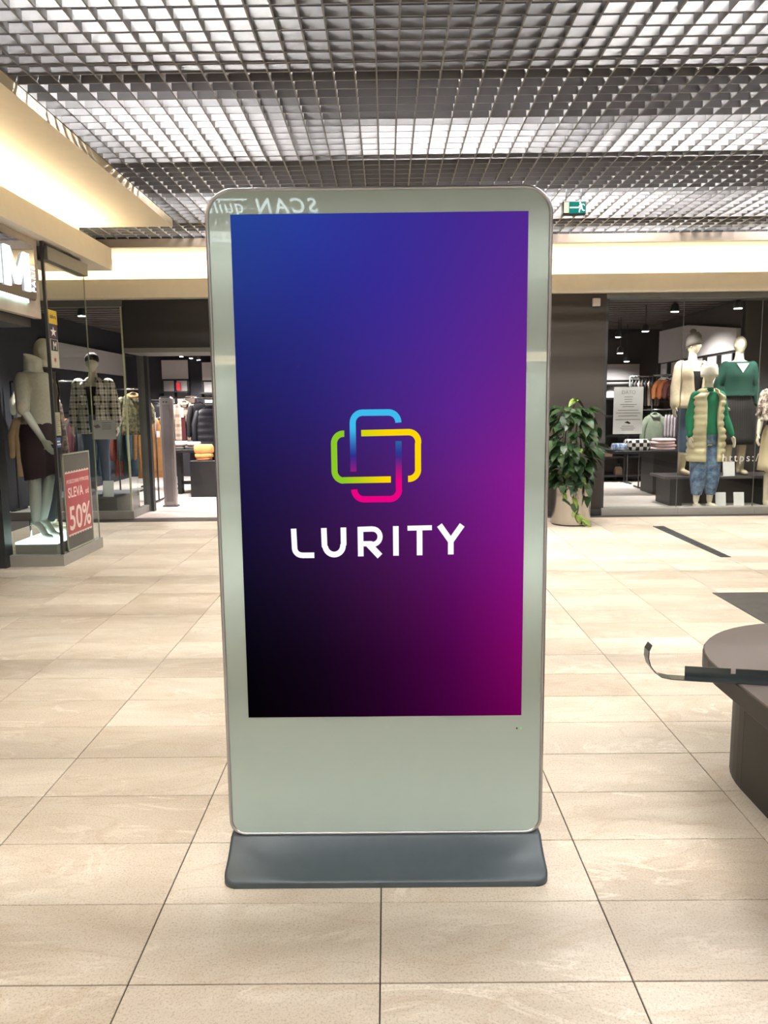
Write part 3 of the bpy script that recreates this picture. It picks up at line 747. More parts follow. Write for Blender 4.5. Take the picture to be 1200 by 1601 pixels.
# ================================================================== BENCH with metal strip
bt = thing('round_bench', 'dark brown bench with a rounded end at the right edge', 'bench', (1.66, 1.6, 0))
def stadium(cx, r, y0, yc, z, n=24):
    p = [(cx+r*math.cos(PI*q/n), yc+r*math.sin(PI*q/n), z) for q in range(n+1)]
    return p+[(cx-r, y0, z), (cx+r, y0, z)]
bcx, bcy, br = 1.66, 2.58, 0.53
MB().loft([stadium(bcx, br-0.004, 0.6, bcy, 0.38), stadium(bcx, br, 0.6, bcy, 0.384), stadium(bcx, br, 0.6, bcy, 0.442), stadium(bcx, br-0.003, 0.6, bcy, 0.446)], smooth=False).build('rim', 'bench_side', bt)
MB().loft([stadium(bcx, br-0.003, 0.603, bcy, 0.446), stadium(bcx, br-0.006, 0.606, bcy, 0.45)], smooth=False).build('seat_top', 'bench_top', bt)
MB().loft([stadium(bcx, br-0.125, 0.72, bcy-0.01, 0.0), stadium(bcx, br-0.125, 0.72, bcy-0.01, 0.38)], smooth=False).build('pedestal_core', 'black', bt)
# pedestal panels
r_ = br-0.107; n_ = 30
pts = [(bcx-r_, 0.70+q*(bcy-0.01-0.70)/3) for q in range(4)]
segs = [(pts[k], pts[k+1]) for k in range(3)]
for (a, b) in segs:
    MB().box(a[0], a[0]+0.018, a[1]+0.0015, b[1]-0.0015, 0.0, 0.38).build('pedestal_panel', 'bench_side', bt)
for a0, a1 in ((180, 120.5), (119.5, 60.5), (59.5, 0)):
    ring = lambda z: [(bcx+r_*math.cos(R(a0+(a1-a0)*q/10)), bcy-0.01+r_*math.sin(R(a0+(a1-a0)*q/10)), z) for q in range(11)]+[(bcx+(r_-0.018)*math.cos(R(a1+(a0-a1)*q/10)), bcy-0.01+(r_-0.018)*math.sin(R(a1+(a0-a1)*q/10)), z) for q in range(11)]
    MB().loft([ring(0.0), ring(0.38)], smooth=False).build('pedestal_panel', 'bench_side', bt)
st = thing('metal_strip', 'bent grey metal strip with an upturned end lying over the bench', 'metal strip', (1.3, 2.41, 0.452))
def syy(x): return 2.455-0.20*(x-0.87)
path = [(0.866, 0.566), (0.858, 0.545), (0.857, 0.520), (0.864, 0.495), (0.880, 0.472), (0.900, 0.4575), (0.93, 0.4525), (0.99, 0.4515), (2.0, 0.4515)]
rings = []
for k_, (x, z) in enumerate(path):
    a = Vector((path[max(k_-1, 0)][0], 0, path[max(k_-1, 0)][1])); b = Vector((path[min(k_+1, len(path)-1)][0], 0, path[min(k_+1, len(path)-1)][1]))
    t_ = (b-a).normalized(); nn = Vector((-t_.z, 0, t_.x))*0.0015; y = syy(x); wd = 0.045 if k_ else 0.04
    rings.append([(x-nn.x, y, z-nn.z), (x-nn.x, y+wd, z-nn.z), (x+nn.x, y+wd, z+nn.z), (x+nn.x, y, z+nn.z)])
MB().loft(rings, smooth=False).build('flat_band', 'strip', st)
def flange(x0, x1, h):
    return MB().prism([(x0, syy(x0)+0.042, 0.453), (x1, syy(x1)+0.042, 0.453), (x1, syy(x1)+0.042, 0.453+h), (x0, syy(x0)+0.042, 0.453+h)], (0, 0.003, 0))
flange(0.985, 1.125, 0.034).build('flange', 'strip', st); flange(1.125, 1.14, 0.016).build('flange', 'strip', st); flange(1.14, 2.0, 0.034).build('flange', 'strip', st)

# ================================================================== EXIT SIGN
ex = thing('exit_sign', 'green running man exit sign hanging under the grid', 'exit sign', (1.646, 7.0, 3.0))
MB().bbox(1.545, 1.747, 6.99, 7.05, 2.987, 3.098, 0.004).build('case', 'darkframe', ex)
for x in (1.58, 1.71): MB().tube([(x, 7.02, 3.09), (x, 7.02, 3.20)], 0.004, 6).build('hanger_rod', 'darkframe', ex)
MB().box(1.60, 1.742, 6.986, 6.99, 2.995, 3.09).build('green_face', em('exit_green', (0, 128, 120), 0.55), ex)
WX = em('exit_white', (245, 250, 240), 0.9)
MB().box(1.556, 1.598, 6.986, 6.99, 3.0, 3.088).build('door_pictogram', em('exit_cream', (250, 238, 205), 0.9), ex)
MB().box(1.605, 1.69, 6.983, 6.986, 3.038, 3.048).build('arrow', WX, ex)
man = MB()
man.tube([(1.694, 6.984, 3.08), (1.694, 6.982, 3.08)], 0.009, 10)
def limb2(a, b, w):
    a = Vector(a); b = Vector(b); t_ = (b-a).normalized(); nn = Vector((-t_.y, t_.x))*w/2
    man.prism([(p.x, 6.982, p.y) for p in (a+nn, b+nn, b-nn, a-nn)], (0, 0.003, 0))
for a, b, w in (((1.698, 3.07), (1.708, 3.038), 0.017), ((1.698, 3.066), (1.726, 3.07), 0.007), ((1.726, 3.07), (1.732, 3.056), 0.007), ((1.702, 3.064), (1.684, 3.052), 0.007),
                ((1.708, 3.04), (1.72, 3.018), 0.010), ((1.72, 3.018), (1.736, 3.018), 0.008), ((1.706, 3.04), (1.69, 3.024), 0.010), ((1.69, 3.024), (1.688, 3.002), 0.008)):
    limb2(a, b, w)
man.build('running_man', WX, ex)

# ================================================================== POTTED PLANT
pl = thing('potted_plant', 'bushy green trailing plant in a polished steel cylinder pot', 'plant', (2.08, 8.70, 0))
px, py = 2.08, 8.70
n = 28
def pr(r, z): return [(px+r*math.cos(2*PI*q/n), py+r*math.sin(2*PI*q/n), z) for q in range(n)]
MB().loft([pr(0.222, 0.014), pr(0.222, 0.456)], caps=False).loft([pr(0.222, 0.456), pr(0.210, 0.456)], caps=False, smooth=False).loft([pr(0.210, 0.456), pr(0.210, 0.40)], caps=False).loft([pr(0.205, 0.014), pr(0.222, 0.014)], caps=False, smooth=False).build('pot', 'steel', pl)
MB().loft([pr(0.205, 0.0), pr(0.212, 0.014)]).build('pot_foot', 'black', pl)
MB().loft([pr(0.212, 0.40), pr(0.205, 0.415)]).build('soil', 'soil', pl)
def leaf_mesh(name, mat, L=0.115, Wd=0.085, bend=0.3):
    prof_ = [(-0.04, 0.0), (-0.10, 0.28), (0.02, 0.46), (0.28, 0.50), (0.55, 0.38), (0.80, 0.18), (1.0, 0.0)]
    v = []; f = []
    for k_, (t_, w) in enumerate(prof_):
        t2 = max(t_, 0.0); z = -bend*L*t2*t2
        v.append((0, t2*L if k_ not in (1,) else 0.0, z))
        v.append((w*Wd*1.0, t_*L, z+w*0.014)); v.append((-w*Wd, t_*L, z+w*0.014))
    for k_ in range(len(prof_)-1):
        a = 3*k_; b = 3*(k_+1)
        f += [(a, a+1, b+1, b), (a, b, b+2, a+2)]
    me = bpy.data.meshes.new(name); me.from_pydata(v, [], f); me.materials.append(M[mat])
    me.polygons.foreach_set('use_smooth', [True]*len(f)); return me
lm = [leaf_mesh('leaf', 'leaf', 0.125, 0.092), leaf_mesh('leaf', 'leaf', 0.15, 0.11, 0.5), leaf_mesh('leaf', 'leaf_pale', 0.115, 0.085, 0.35)]
rnd = random.Random(3)
stems = MB()
def put_leaf(p, d, kind):
    o = bpy.data.objects.new('leaf', lm[kind]); COL.objects.link(o); o.parent = pl
    d = Vector(d).normalized(); up = Vector((0, 0, 1)) + Vector((rnd.uniform(-.4, .4), rnd.uniform(-.4, .4), 0)); side = d.cross(up).normalized(); n_ = side.cross(d)
    m = Matrix((side, d, n_)).transposed().to_4x4(); m.translation = Vector(p)-Vector((px, py, 0)); o.matrix_local = m @ Matrix.Scale(rnd.uniform(0.8, 1.15), 4)
cnt = 0
while cnt < 280:
    z = 0.46+0.86*rnd.random()**0.9
    a = rnd.uniform(0, 2*PI)
    if math.sin(a) > 0.55: continue
    rmax = 0.17+0.12*math.sin(PI*min(1, max(0, (z-0.36)/1.05)))
    r = rmax*rnd.uniform(0.45, 1.05)
    p = (px+r*math.cos(a), py+r*math.sin(a), z)
    put_leaf(p, (math.cos(a)+rnd.uniform(-.5, .5), math.sin(a)+rnd.uniform(-.5, .5), rnd.uniform(-1.1, 0.05)), 2 if rnd.random() < 0.06 else rnd.choice((0, 0, 1)))
    cnt += 1
for q in range(9):
    a = 2*PI*q/9; stems.tube([(px+0.08*math.cos(a), py+0.08*math.sin(a), 0.41), (px+0.11*math.cos(a), py+0.11*math.sin(a), 0.85), (px+0.07*math.cos(a+0.4), py+0.07*math.sin(a+0.4), 1.25)], 0.006, 5)
stems.tube([(px+0.0, py-0.05, 1.2), (px-0.01, py-0.07, 1.30), (px+0.015, py-0.08, 1.385), (px+0.005, py-0.09, 1.405)], 0.005, 5)
put_leaf((px+0.01, py-0.09, 1.40), (-0.8, -0.4, -0.42), 2); put_leaf((px+0.01, py-0.09, 1.40), (0.9, -0.3, -0.5), 1); put_leaf((px, py-0.09, 1.405), (0.1, -0.8, 0.1), 2)
for (pts_, lv) in (([(px-0.02, py-0.20, 0.5), (px-0.02, py-0.25, 0.46), (px-0.03, py-0.25, 0.30), (px+0.01, py-0.24, 0.16)], 6), ([(px+0.12, py-0.18, 0.5), (px+0.14, py-0.21, 0.44), (px+0.15, py-0.21, 0.30)], 3),
                   ([(px-0.12, py-0.17, 0.5), (px-0.14, py-0.2, 0.44), (px-0.13, py-0.2, 0.28)], 4), ([(px+0.01, py-0.24, 0.16), (px+0.06, py-0.235, 0.10), (px+0.11, py-0.23, 0.07)], 3)):
    stems.tube(pts_, 0.004, 5)
    for q in range(lv):
        t_ = (q+0.7)/lv*(len(pts_)-1); i = min(int(t_), len(pts_)-2); g = t_-i
        p = Vector(pts_[i]).lerp(Vector(pts_[i+1]), g); put_leaf(p, (rnd.uniform(-1, 1), -0.5, rnd.uniform(-1.2, -0.4)), rnd.choice((0, 2, 0)))
stems.build('stems', 'stem', pl)

# ================================================================== MANNEQUINS
TORSO = [(0.80, 0.135, 0.098), (0.86, 0.165, 0.112), (0.93, 0.170, 0.115), (1.0, 0.155, 0.105), (1.08, 0.125, 0.09), (1.15, 0.118, 0.087), (1.23, 0.130, 0.098),
         (1.30, 0.143, 0.115), (1.37, 0.152, 0.108), (1.43, 0.158, 0.09), (1.47, 0.120, 0.07), (1.50, 0.062, 0.056), (1.57, 0.050, 0.052)]
def prof_at(z, tab=TORSO):
    if z <= tab[0][0]: return tab[0][1:]
    for a, b in zip(tab, tab[1:]):
        if z <= b[0]:
            g = (z-a[0])/(b[0]-a[0]); return tuple(a[i]+(b[i]-a[i])*g for i in range(1, len(a)))
    return tab[-1][1:]
def ell(rx, ry, z, n=24, cx=0.0, cy=0.0): return [(cx+rx*math.cos(2*PI*q/n), cy+ry*math.sin(2*PI*q/n), z) for q in range(n)]
DEF_ARM = {1: [(0.165, 0, 1.425), (0.215, 0.01, 1.16), (0.235, -0.03, 0.93)], -1: [(-0.165, 0, 1.425), (-0.215, 0.01, 1.16), (-0.235, -0.03, 0.93)]}
DEF_LEG = {1: [(0.085, 0, 0.88), (0.088, -0.01, 0.49), (0.09, 0.02, 0.085)], -1: [(-0.085, 0, 0.88), (-0.088, -0.01, 0.49), (-0.09, 0.02, 0.085)]}
def limb_pts(P, rads, n=4):
    a, b, c = [Vector(p) for p in P]; pts = []; rr_ = []
    for q in range(n): pts.append(a.lerp(b, q/n))
    for q in range(n+1): pts.append(b.lerp(c, q/n))
    m = len(pts)-1
    for k_ in range(m+1):
        t_ = k_/m*(len(rads)-1); i = min(int(t_), len(rads)-2); g = t_-i; rr_.append(rads[i]*(1-g)+rads[i+1]*g)
    return pts, rr_
def add_hand(mb, wrist, d, side):
    w = Vector(wrist); d = Vector(d).normalized(); across = Vector((0, -1, 0)); across = (across-d*across.dot(d)).normalized(); inward = Vector((-side, 0, 0)); inward = (inward-d*inward.dot(d)).normalized()
    mb.tube([w-d*0.03, w+d*0.03, w+d*0.075, w+d*0.09], [0.022, 0.03, 0.036, 0.034], 10, True, 0.45, inward)
    for q, (L, o) in enumerate(((0.062, 0.027), (0.075, 0.010), (0.070, -0.008), (0.055, -0.025))):
        b = w+d*0.088+across*o
        mb.tube([b-d*0.02, b+d*L*0.45+inward*0.006, b+d*L*0.8+inward*0.018, b+d*L+inward*0.03], [0.0095, 0.009, 0.0085, 0.008], 6, True)
    b = w+d*0.03+across*0.028
    mb.tube([b-across*0.015, b+across*0.02+d*0.022, b+across*0.028+d*0.055+inward*0.008], [0.013, 0.011, 0.009], 6, True)
def body_mesh(t, mat, arms=DEF_ARM, legs=DEF_LEG, head=True, toe=0.0, hyaw=0.0, ztop=None, hands=(1, -1)):
    mb = MB()
    tab = [r for r in TORSO if ztop is None or r[0] <= ztop]
    mb.loft([ell(rx, ry, z) for z, rx, ry in tab])
    for s_ in (1, -1):
        p, r = limb_pts(arms[s_], [0.052, 0.044, 0.036, 0.035, 0.024]); mb.tube(p, r, 10, True)
        if s_ in hands: add_hand(mb, arms[s_][2], Vector(arms[s_][2])-Vector(arms[s_][1]), s_)
        p, r = limb_pts(legs[s_], [0.082, 0.078, 0.055, 0.052, 0.052, 0.034]); mb.tube(p, r, 12, True)
        a = Vector(legs[s_][2])
        if toe: mb.tube([a+Vector((0, 0.02, -0.02)), a+Vector((0, -0.04, -0.05)), a+Vector((0, -0.10, -a.z*0.78)), a+Vector((0, -0.16, -a.z*0.84))], [0.034, 0.034, 0.034, 0.022], 10, True, 0.75, (0, 0, 1))
        else: mb.tube([(a.x, a.y+0.02, 0.032), (a.x, a.y-0.05, 0.038), (a.x*1.1, a.y-0.12, 0.028), (a.x*1.15, a.y-0.18, 0.02)], [0.034, 0.04, 0.036, 0.022], 10, True, 0.8, (0, 0, 1))
    if head:
        rot = Matrix.Rotation(hyaw, 3, 'Z')
        def hf(p, q):
            low = max(0, -p.z); q = Vector((q.x*(1-0.35*low), q.y*(1-0.15*low), q.z))
            fr_ = max(0, -p.y)
            q.y -= 0.020*math.exp(-((p.x/0.16)**2+((p.z+0.12)/0.16)**2))*(p.y < 0)      # nose
            q.y += 0.009*sum(math.exp(-(((p.x-e_)/0.14)**2+((p.z-0.06)/0.12)**2)) for e_ in (-0.36, 0.36))*(p.y < 0)   # eye sockets
            q.y -= 0.006*math.exp(-((p.x/0.3)**2+((p.z+0.45)/0.07)**2))*(p.y < 0)       # lips
            q.y -= 0.012*math.exp(-((p.x/0.3)**2+((p.z+0.78)/0.2)**2))*(p.y < 0)        # chin
            return rot @ q
        mb.ball((0, -0.012, 1.69), 0.074, 0.094, 0.118, 24, 18, hf)
        for e_ in (1, -1):
            c = rot @ Vector((0.072*e_, 0.0, 0)); mb.ball((c.x, c.y-0.01, 1.685), 0.010, 0.016, 0.028, 8, 6)
        mb.tube([(0, 0.01, 1.48), (0, 0.0, 1.60)], [0.054, 0.050], 12)
    o = mb.build('body', mat, t, world=False); remesh(o, 0.0085, 2); return o
def garment_top(t, name, mat, arms=DEF_ARM, z0=0.95, off=0.018, sl=2.0, z1=1.475, flare=0.0, voxel=0.012, cuff=0.0):
    """closed pullover: torso and sleeves in one surface"""
    mb = MB(); zs = [z0+(z1-z0)*q/14 for q in range(15)]
    rg = []
    for z in zs:
        rx, ry = prof_at(z); k_ = flare*(1-(z-z0)/(z1-z0)); rg.append(ell(max(rx, 0.125 if z < 1.4 else 0)+off+k_, max(ry, 0.09)+off+k_, z))
    mb.loft(rg)
    for s_ in (1, -1):
        a, b, c = [Vector(p) for p in arms[s_]]
        if sl < 2: c = b.lerp(c, sl-1)
        p, r = limb_pts([a, b, c], [0.058+off*0.3, 0.057+off*0.3, 0.052+off*0.2, 0.05+off*0.2+cuff, 0.040+cuff]); mb.tube(p, r, 12, True)
    o = mb.build(name, mat, t, world=False); remesh(o, voxel, 3); return o
def trousers(t, name, mat, legs=DEF_LEG, zend=0.10, wide=0.0, z1=1.05):
    mb = MB(); mb.loft([ell(prof_at(z)[0]+0.014, prof_at(z)[1]+0.014, z) for z in (0.82, 0.86, 0.92, 0.98, z1)])
    for s_ in (1, -1):
        a, b, c = [Vector(p) for p in legs[s_]]; c = b.lerp(c, (b.z-zend)/(b.z-c.z))
        p, r = limb_pts([a, b, c], [0.094, 0.096+wide*0.6, 0.078+wide, 0.074+wide, 0.066+wide*0.9, 0.052+wide*0.4]); mb.tube(p, r, 14)
    o = mb.build(name, mat, t, world=False); remesh(o, 0.012, 3)
    return o
def skirt(t, name, mat, z0, z1=1.06, flare=0.03, n=28, fold=0.006):
    mb = MB(); rg = []
    for q in range(9):
        z = z1+(z0-z1)*q/8; g = q/8; rx, ry = prof_at(max(z, 0.92)); ring = []
        for j in range(n):
            a = 2*PI*j/n; f = fold*g*math.sin(a*7); ring.append(((rx+0.016+flare*g+f)*math.cos(a), (ry+0.016+flare*g+f)*math.sin(a), z))
        rg.append(ring)
    mb.loft(rg); return mb.build(name, mat, t, world=False)
def open_shell(t, name, mat, z0, z1, gap0, gap1, off=0.04, th=0.02, puff=0.0, pn=7, arms=None, sl=2.0, n=30, sleeve_mat=None, flare=0.0):
    """jacket or vest shell open at the front (front is -Y); gap in degrees either side at hem and at top"""
    mb = MB(); nz = 40 if puff else 16; rings = []
    for q in range(nz+1):
        z = z0+(z1-z0)*q/nz; g = q/nz; rx, ry = prof_at(min(max(z, 0.86), 1.45)); rx = max(rx, 0.13); ry = max(ry, 0.10)
        if z > 1.40: rx = rx*(1-0.45*(z-1.40)/max(0.01, z1-1.40))
        bl = puff*abs(math.sin(PI*pn*g)) if puff else 0.0
        gap = R(gap0+(gap1-gap0)*g); fl_ = flare*(1-g)
        outer = []; inner = []
        for j in range(n+1):
            a = -PI/2+gap+(2*PI-2*gap)*j/n
            outer.append(((rx+off+th+bl+fl_)*math.cos(a), (ry+off+th+bl+fl_)*math.sin(a), z)); inner.append(((rx+off+fl_)*math.cos(a), (ry+off+fl_)*math.sin(a), z))
        rings.append(outer+inner[::-1])
    mb.loft(rings)
    o = mb.build(name, mat, t, world=False)
    if arms:
        for s_ in (1, -1):
            a, b, c = [Vector(p) for p in arms[s_]]
            if sl < 2: c = b.lerp(c, sl-1)
            p, r = limb_pts([a, b, c], [0.082, 0.074, 0.066, 0.062, 0.056]); MB().tube(p, r, 14, True).build('sleeve', sleeve_mat or mat, t, world=False)
    return o
def collar(t, name, mat, r0=0.085, z=1.46, h=0.06, th=0.03, gap=25):
    mb = MB(); rings = []
    n = 20
    for q in range(n+1):
        a = -PI/2+R(gap)+(2*PI-2*R(gap))*q/n; c, s_ = math.cos(a), math.sin(a)
        rings.append([((r0)*c, r0*s_*0.9, z), ((r0+th)*c, (r0+th)*s_*0.9, z-0.01), ((r0+th*1.1)*c, (r0+th*1.1)*s_*0.9, z+h*0.7), ((r0+0.005)*c, (r0+0.005)*s_*0.9, z+h)])
    mb.loft(rings); return mb.build(name, mat, t, world=False)
def boots(t, mat, h=0.30, legs=DEF_LEG, name='boot'):
    for s_ in (1, -1):
        a = Vector(legs[s_][2]); k_ = Vector(legs[s_][1])
        up = a.lerp(k_, h/(k_.z-a.z)); mb = MB()
        mb.tube([up, up.lerp(a, 0.5), a, (a.x, a.y-0.0, 0.05)], [0.062, 0.055, 0.046, 0.048], 12)
        mb.tube([(a.x, a.y+0.035, 0.034), (a.x, a.y-0.05, 0.042), (a.x*1.08, a.y-0.13, 0.034), (a.x*1.12, a.y-0.20, 0.026)], [0.036, 0.046, 0.042, 0.028], 12, True, 0.85, (0, 0, 1))
        o = mb.build(name, mat, t, world=False); remesh(o, 0.010, 2)

def stand_plate(t, mat='chrome'):
    MB().cyl(0, 0.05, 0.0, 0.006, 0.16, 24).build('stand_plate', mat, t, world=False)

# --- M1: headless mannequin in the glass corner
arms1 = {1: [(0.15, 0, 1.415), (0.165, 0.09, 1.16), (0.14, 0.06, 0.93)], -1: [(-0.152, 0, 1.415), (-0.215, -0.06, 1.15), (-0.18, -0.21, 0.90)]}
legs1 = {1: [(0.082, 0, 0.90), (0.07, -0.02, 0.53), (0.062, 0.06, 0.17)], -1: [(-0.082, 0, 0.90), (-0.075, 0.0, 0.53), (-0.066, 0.03, 0.17)]}
t = thing('mannequin', 'headless mannequin in a grey knit and maroon shorts in the glass corner', 'mannequin', (-3.10, 6.86, 0.205), R(72), group='window mannequins')
body_mesh(t, 'mannequin_grey', arms1, legs1, head=False, toe=1.0, ztop=1.50)
garment_top(t, 'knit_top', pm('grey_beige_knit', (176, 168, 154), 0.9, bump=0.3, scale=40), arms1, 1.02, 0.016, sl=1.1)
MB().loft([ell(0.10, 0.085, 1.45), ell(0.082, 0.076, 1.50), ell(0.076, 0.072, 1.56), [(x, y, z+0.06*(0.5+y/0.14)) for x, y, z in ell(0.074, 0.07, 1.58)]]).build('collar', pm('grey_beige_collar', (186, 178, 162), 0.9), t, world=False)
trousers(t, 'shorts', pm('maroon_cloth', (40, 18, 26), 0.8), legs1, 0.77, 0.012, 1.06)
MB().tube([(-0.07, 0.09, 0.0), (-0.07, 0.09, 0.17)], 0.008, 8).build('heel_rod', 'chrome', t, world=False)
lp = thing('lit_plinth', 'grey plinth with a glowing white top under the headless mannequin', 'plinth', (-3.08, 7.04, 0))
MB().bbox(-3.27, -2.90, 6.64, 7.44, 0.0, 0.185, 0.004).build('plinth_body', 'sill', lp)
MB().bbox(-3.27, -2.90, 6.64, 7.44, 0.1855, 0.203, 0.003).build('light_top', em('plinth_glow', (226, 255, 250), 2.6), lp)
# --- M2 behind it
t = thing('mannequin', 'mannequin head in dark brown jacket behind the headless one', 'mannequin', (-3.20, 7.29, 0.205), R(100), group='window mannequins')
arms2 = {1: [(0.13, 0, 1.42), (0.13, 0.05, 1.16), (0.11, 0.05, 0.94)], -1: [(-0.13, 0, 1.42), (-0.13, 0.05, 1.16), (-0.11, 0.05, 0.94)]}
body_mesh(t, 'mannequin', arms2, hyaw=R(-15))
open_shell(t, 'jacket', pm('dark_brown_wool', (72, 64, 58), 0.9), 0.90, 1.50, 10, 18, 0.008, 0.012, arms=arms2)
collar(t, 'collar', pm('dark_brown_collar', (60, 50, 46), 0.9), 0.075, 1.45, 0.09)
trousers(t, 'trousers', pm('charcoal_cloth', (52, 52, 54), 0.9))

# --- P: plaid shirt man
armsP = {1: [(0.185, 0, 1.43), (0.25, 0.01, 1.16), (0.275, -0.02, 0.92)], -1: [(-0.185, 0, 1.43), (-0.25, 0.01, 1.16), (-0.275, -0.02, 0.92)]}
t = thing('mannequin', 'male mannequin in an open black and white plaid shirt behind the left window', 'mannequin', (-3.76, 10.0, 0.24), R(6), group='window mannequins')
body_mesh(t, 'mannequin', armsP, hyaw=R(8))
garment_top(t, 'vest_top', pm('black_jersey', (24, 24, 28), 0.9), armsP, 0.92, 0.012, sl=0.2, z1=1.40)
pm_p = plaid_mat('black_white_plaid', (238, 226, 212), (44, 40, 48), period=0.085)
open_shell(t, 'plaid_shirt', pm_p, 0.80, 1.48, 8, 22, 0.035, 0.012, arms=armsP, sl=1.95, flare=0.02)
collar(t, 'collar', pm_p, 0.07, 1.44, 0.075, 0.03, 30)
for s_ in (1, -1):
    MB().bbox(0.09*s_-0.05, 0.09*s_+0.05, -0.20, -0.183, 1.16, 1.28, 0.005).build('breast_pocket', pm_p, t, world=False)
trousers(t, 'jeans', pm('grey_blue_denim', (92, 100, 120), 0.9), zend=0.12, wide=-0.01)
MB().ball((0, 0.002, 1.745), 0.085, 0.104, 0.085, 18, 12).build('knit_cap', pm('dark_cap', (54, 46, 46), 0.9), t, world=False)
boots(t, pm('dark_shoe', (40, 34, 34), 0.6), 0.1, name='shoe')
tp = thing('display_plinth', 'low grey plinth under the plaid shirt mannequin', 'plinth', (-3.8, 10.0, 0.012))
MB().bbox(-4.45, -3.42, 9.66, 10.55, 0.012, 0.24, 0.005).build('box', pm('grey_plinth', (104, 100, 98), 0.6), tp)
MB().bbox(-4.44, -3.43, 9.67, 10.54, 0.2401, 0.244, 0.002).build('top_board', pm('dark_plinth_top', (74, 76, 80), 0.5), tp)

# --- right window mannequins
armsA = {1: [(0.165, 0, 1.425), (0.215, 0.01, 1.16), (0.235, -0.03, 0.93)], -1: [(-0.17, 0, 1.425), (-0.235, 0.0, 1.16), (-0.27, -0.04, 0.92)]}
t = thing('mannequin', 'mannequin in a cream fleece jacket and grey pom-pom beanie on the black platform', 'mannequin', (4.02, 10.3, 0.40), R(14), group='window mannequins')
body_mesh(t, 'mannequin', armsA, hyaw=R(30))
garment_top(t, 'black_top', pm('black_top', (22, 22, 26), 0.9), armsA, 0.9, 0.012, sl=0.2, z1=1.36)
fl_m = pm('cream_fleece', (200, 184, 158), 0.95, bump=0.4, scale=30)
open_shell(t, 'fleece_jacket', fl_m, 0.88, 1.48, 10, 30, 0.04, 0.025, arms=armsA)
collar(t, 'fleece_collar', pm('pale_fleece', (232, 218, 196), 0.95, bump=0.4, scale=40), 0.075, 1.44, 0.06, 0.05, 35)
trousers(t, 'jeans', pm('blue_denim', (84, 106, 134), 0.9), zend=0.30, wide=0.01)
boots(t, pm('beige_boot', (206, 190, 158), 0.6), 0.2)
hat = MB(); hat.loft([[(x, y-0.005+0.0*z, z-0.03*y/0.1) for x, y, z in ell(r1, r2, z)] for r1, r2, z in ((0.086, 0.108, 1.675), (0.094, 0.116, 1.685), (0.094, 0.116, 1.735), (0.090, 0.112, 1.74), (0.086, 0.106, 1.795), (0.06, 0.075, 1.84), (0.02, 0.025, 1.855))])
bn_m = pm('grey_knit', (92, 86, 80), 0.95, bump=0.5, scale=50)
hat.build('beanie', bn_m, t, world=False); MB().ball((0, 0.01, 1.875), 0.042, 0.042, 0.036, 12, 8).build('pom_pom', bn_m, t, world=False)

armsB = {1: [(0.165, 0, 1.425), (0.23, 0.0, 1.16), (0.30, -0.06, 0.93)], -1: [(-0.165, 0, 1.425), (-0.22, 0.02, 1.16), (-0.235, -0.04, 0.93)]}
t = thing('mannequin', 'mannequin in white bucket hat, cream puffer vest and green sweater, in front', 'mannequin', (4.04, 9.80, 0.015), R(6), group='window mannequins')
body_mesh(t, 'mannequin', armsB)
garment_top(t, 'green_sweater', pm('emerald_knit', (16, 112, 78), 0.85, bump=0.1, scale=60), armsB, 0.93, 0.014)
MB().loft([ell(0.09, 0.08, 1.45), ell(0.062, 0.064, 1.50), ell(0.060, 0.062, 1.525)]).build('sweater_collar', pm('dark_green_knit', (14, 84, 62), 0.9), t, world=False)
vest_m = pm('cream_puffer', (200, 186, 150), 0.35, bump=0.25, scale=9)
open_shell(t, 'puffer_vest', vest_m, 0.60, 1.46, 20, 26, 0.026, 0.028, puff=0.018, pn=10, flare=0.012)
collar(t, 'vest_collar', vest_m, 0.085, 1.43, 0.085, 0.045, 35)
trousers(t, 'jeans', mottled_mat('washed_denim', (58, 80, 108), (128, 150, 178), 12, 0.38, 0.68), zend=0.17, wide=0.028)
MB().loft([ell(0.082, 0.10, 1.66, cy=-0.005), ell(0.096, 0.115, 1.655, cy=-0.01), ell(0.10, 0.12, 1.69, cy=-0.005), ell(0.098, 0.115, 1.76), ell(0.085, 0.10, 1.805), ell(0.04, 0.05, 1.82)]).build('plush_hat', pm('white_plush', (236, 228, 212), 0.95, bump=0.5, scale=40), t, world=False)

armsC = {1: [(0.17, 0, 1.425), (0.235, 0.02, 1.16), (0.25, -0.03, 0.93)], -1: [(-0.17, 0, 1.425), (-0.255, 0.02, 1.16), (-0.20, -0.06, 0.98)]}
t = thing('mannequin', 'bald mannequin in a dark green V-neck sweater and long black skirt', 'mannequin', (4.62, 10.28, 0.40), R(-4), group='window mannequins')
body_mesh(t, 'mannequin', armsC, hyaw=R(10))
gm = pm('bottle_green_knit', (16, 62, 51), 0.9, bump=0.1, scale=50)
garment_top(t, 'vneck_sweater', gm, armsC, 1.03, 0.03, flare=0.03)
MB().prism([(-0.075, -0.145, 1.45), (0.075, -0.145, 1.45), (0.0, -0.158, 1.33)], (0, 0.03, 0)).build('neck_opening', pm('pale_shirt', (226, 220, 216), 0.8), t, world=False)
skirt(t, 'long_skirt', stripe_mat('black_pleats', (30, 29, 31), (44, 42, 42), 0.03), 0.40, 1.10, 0.05)
boots(t, pm('ivory_boot', (210, 196, 168), 0.5), 0.32)

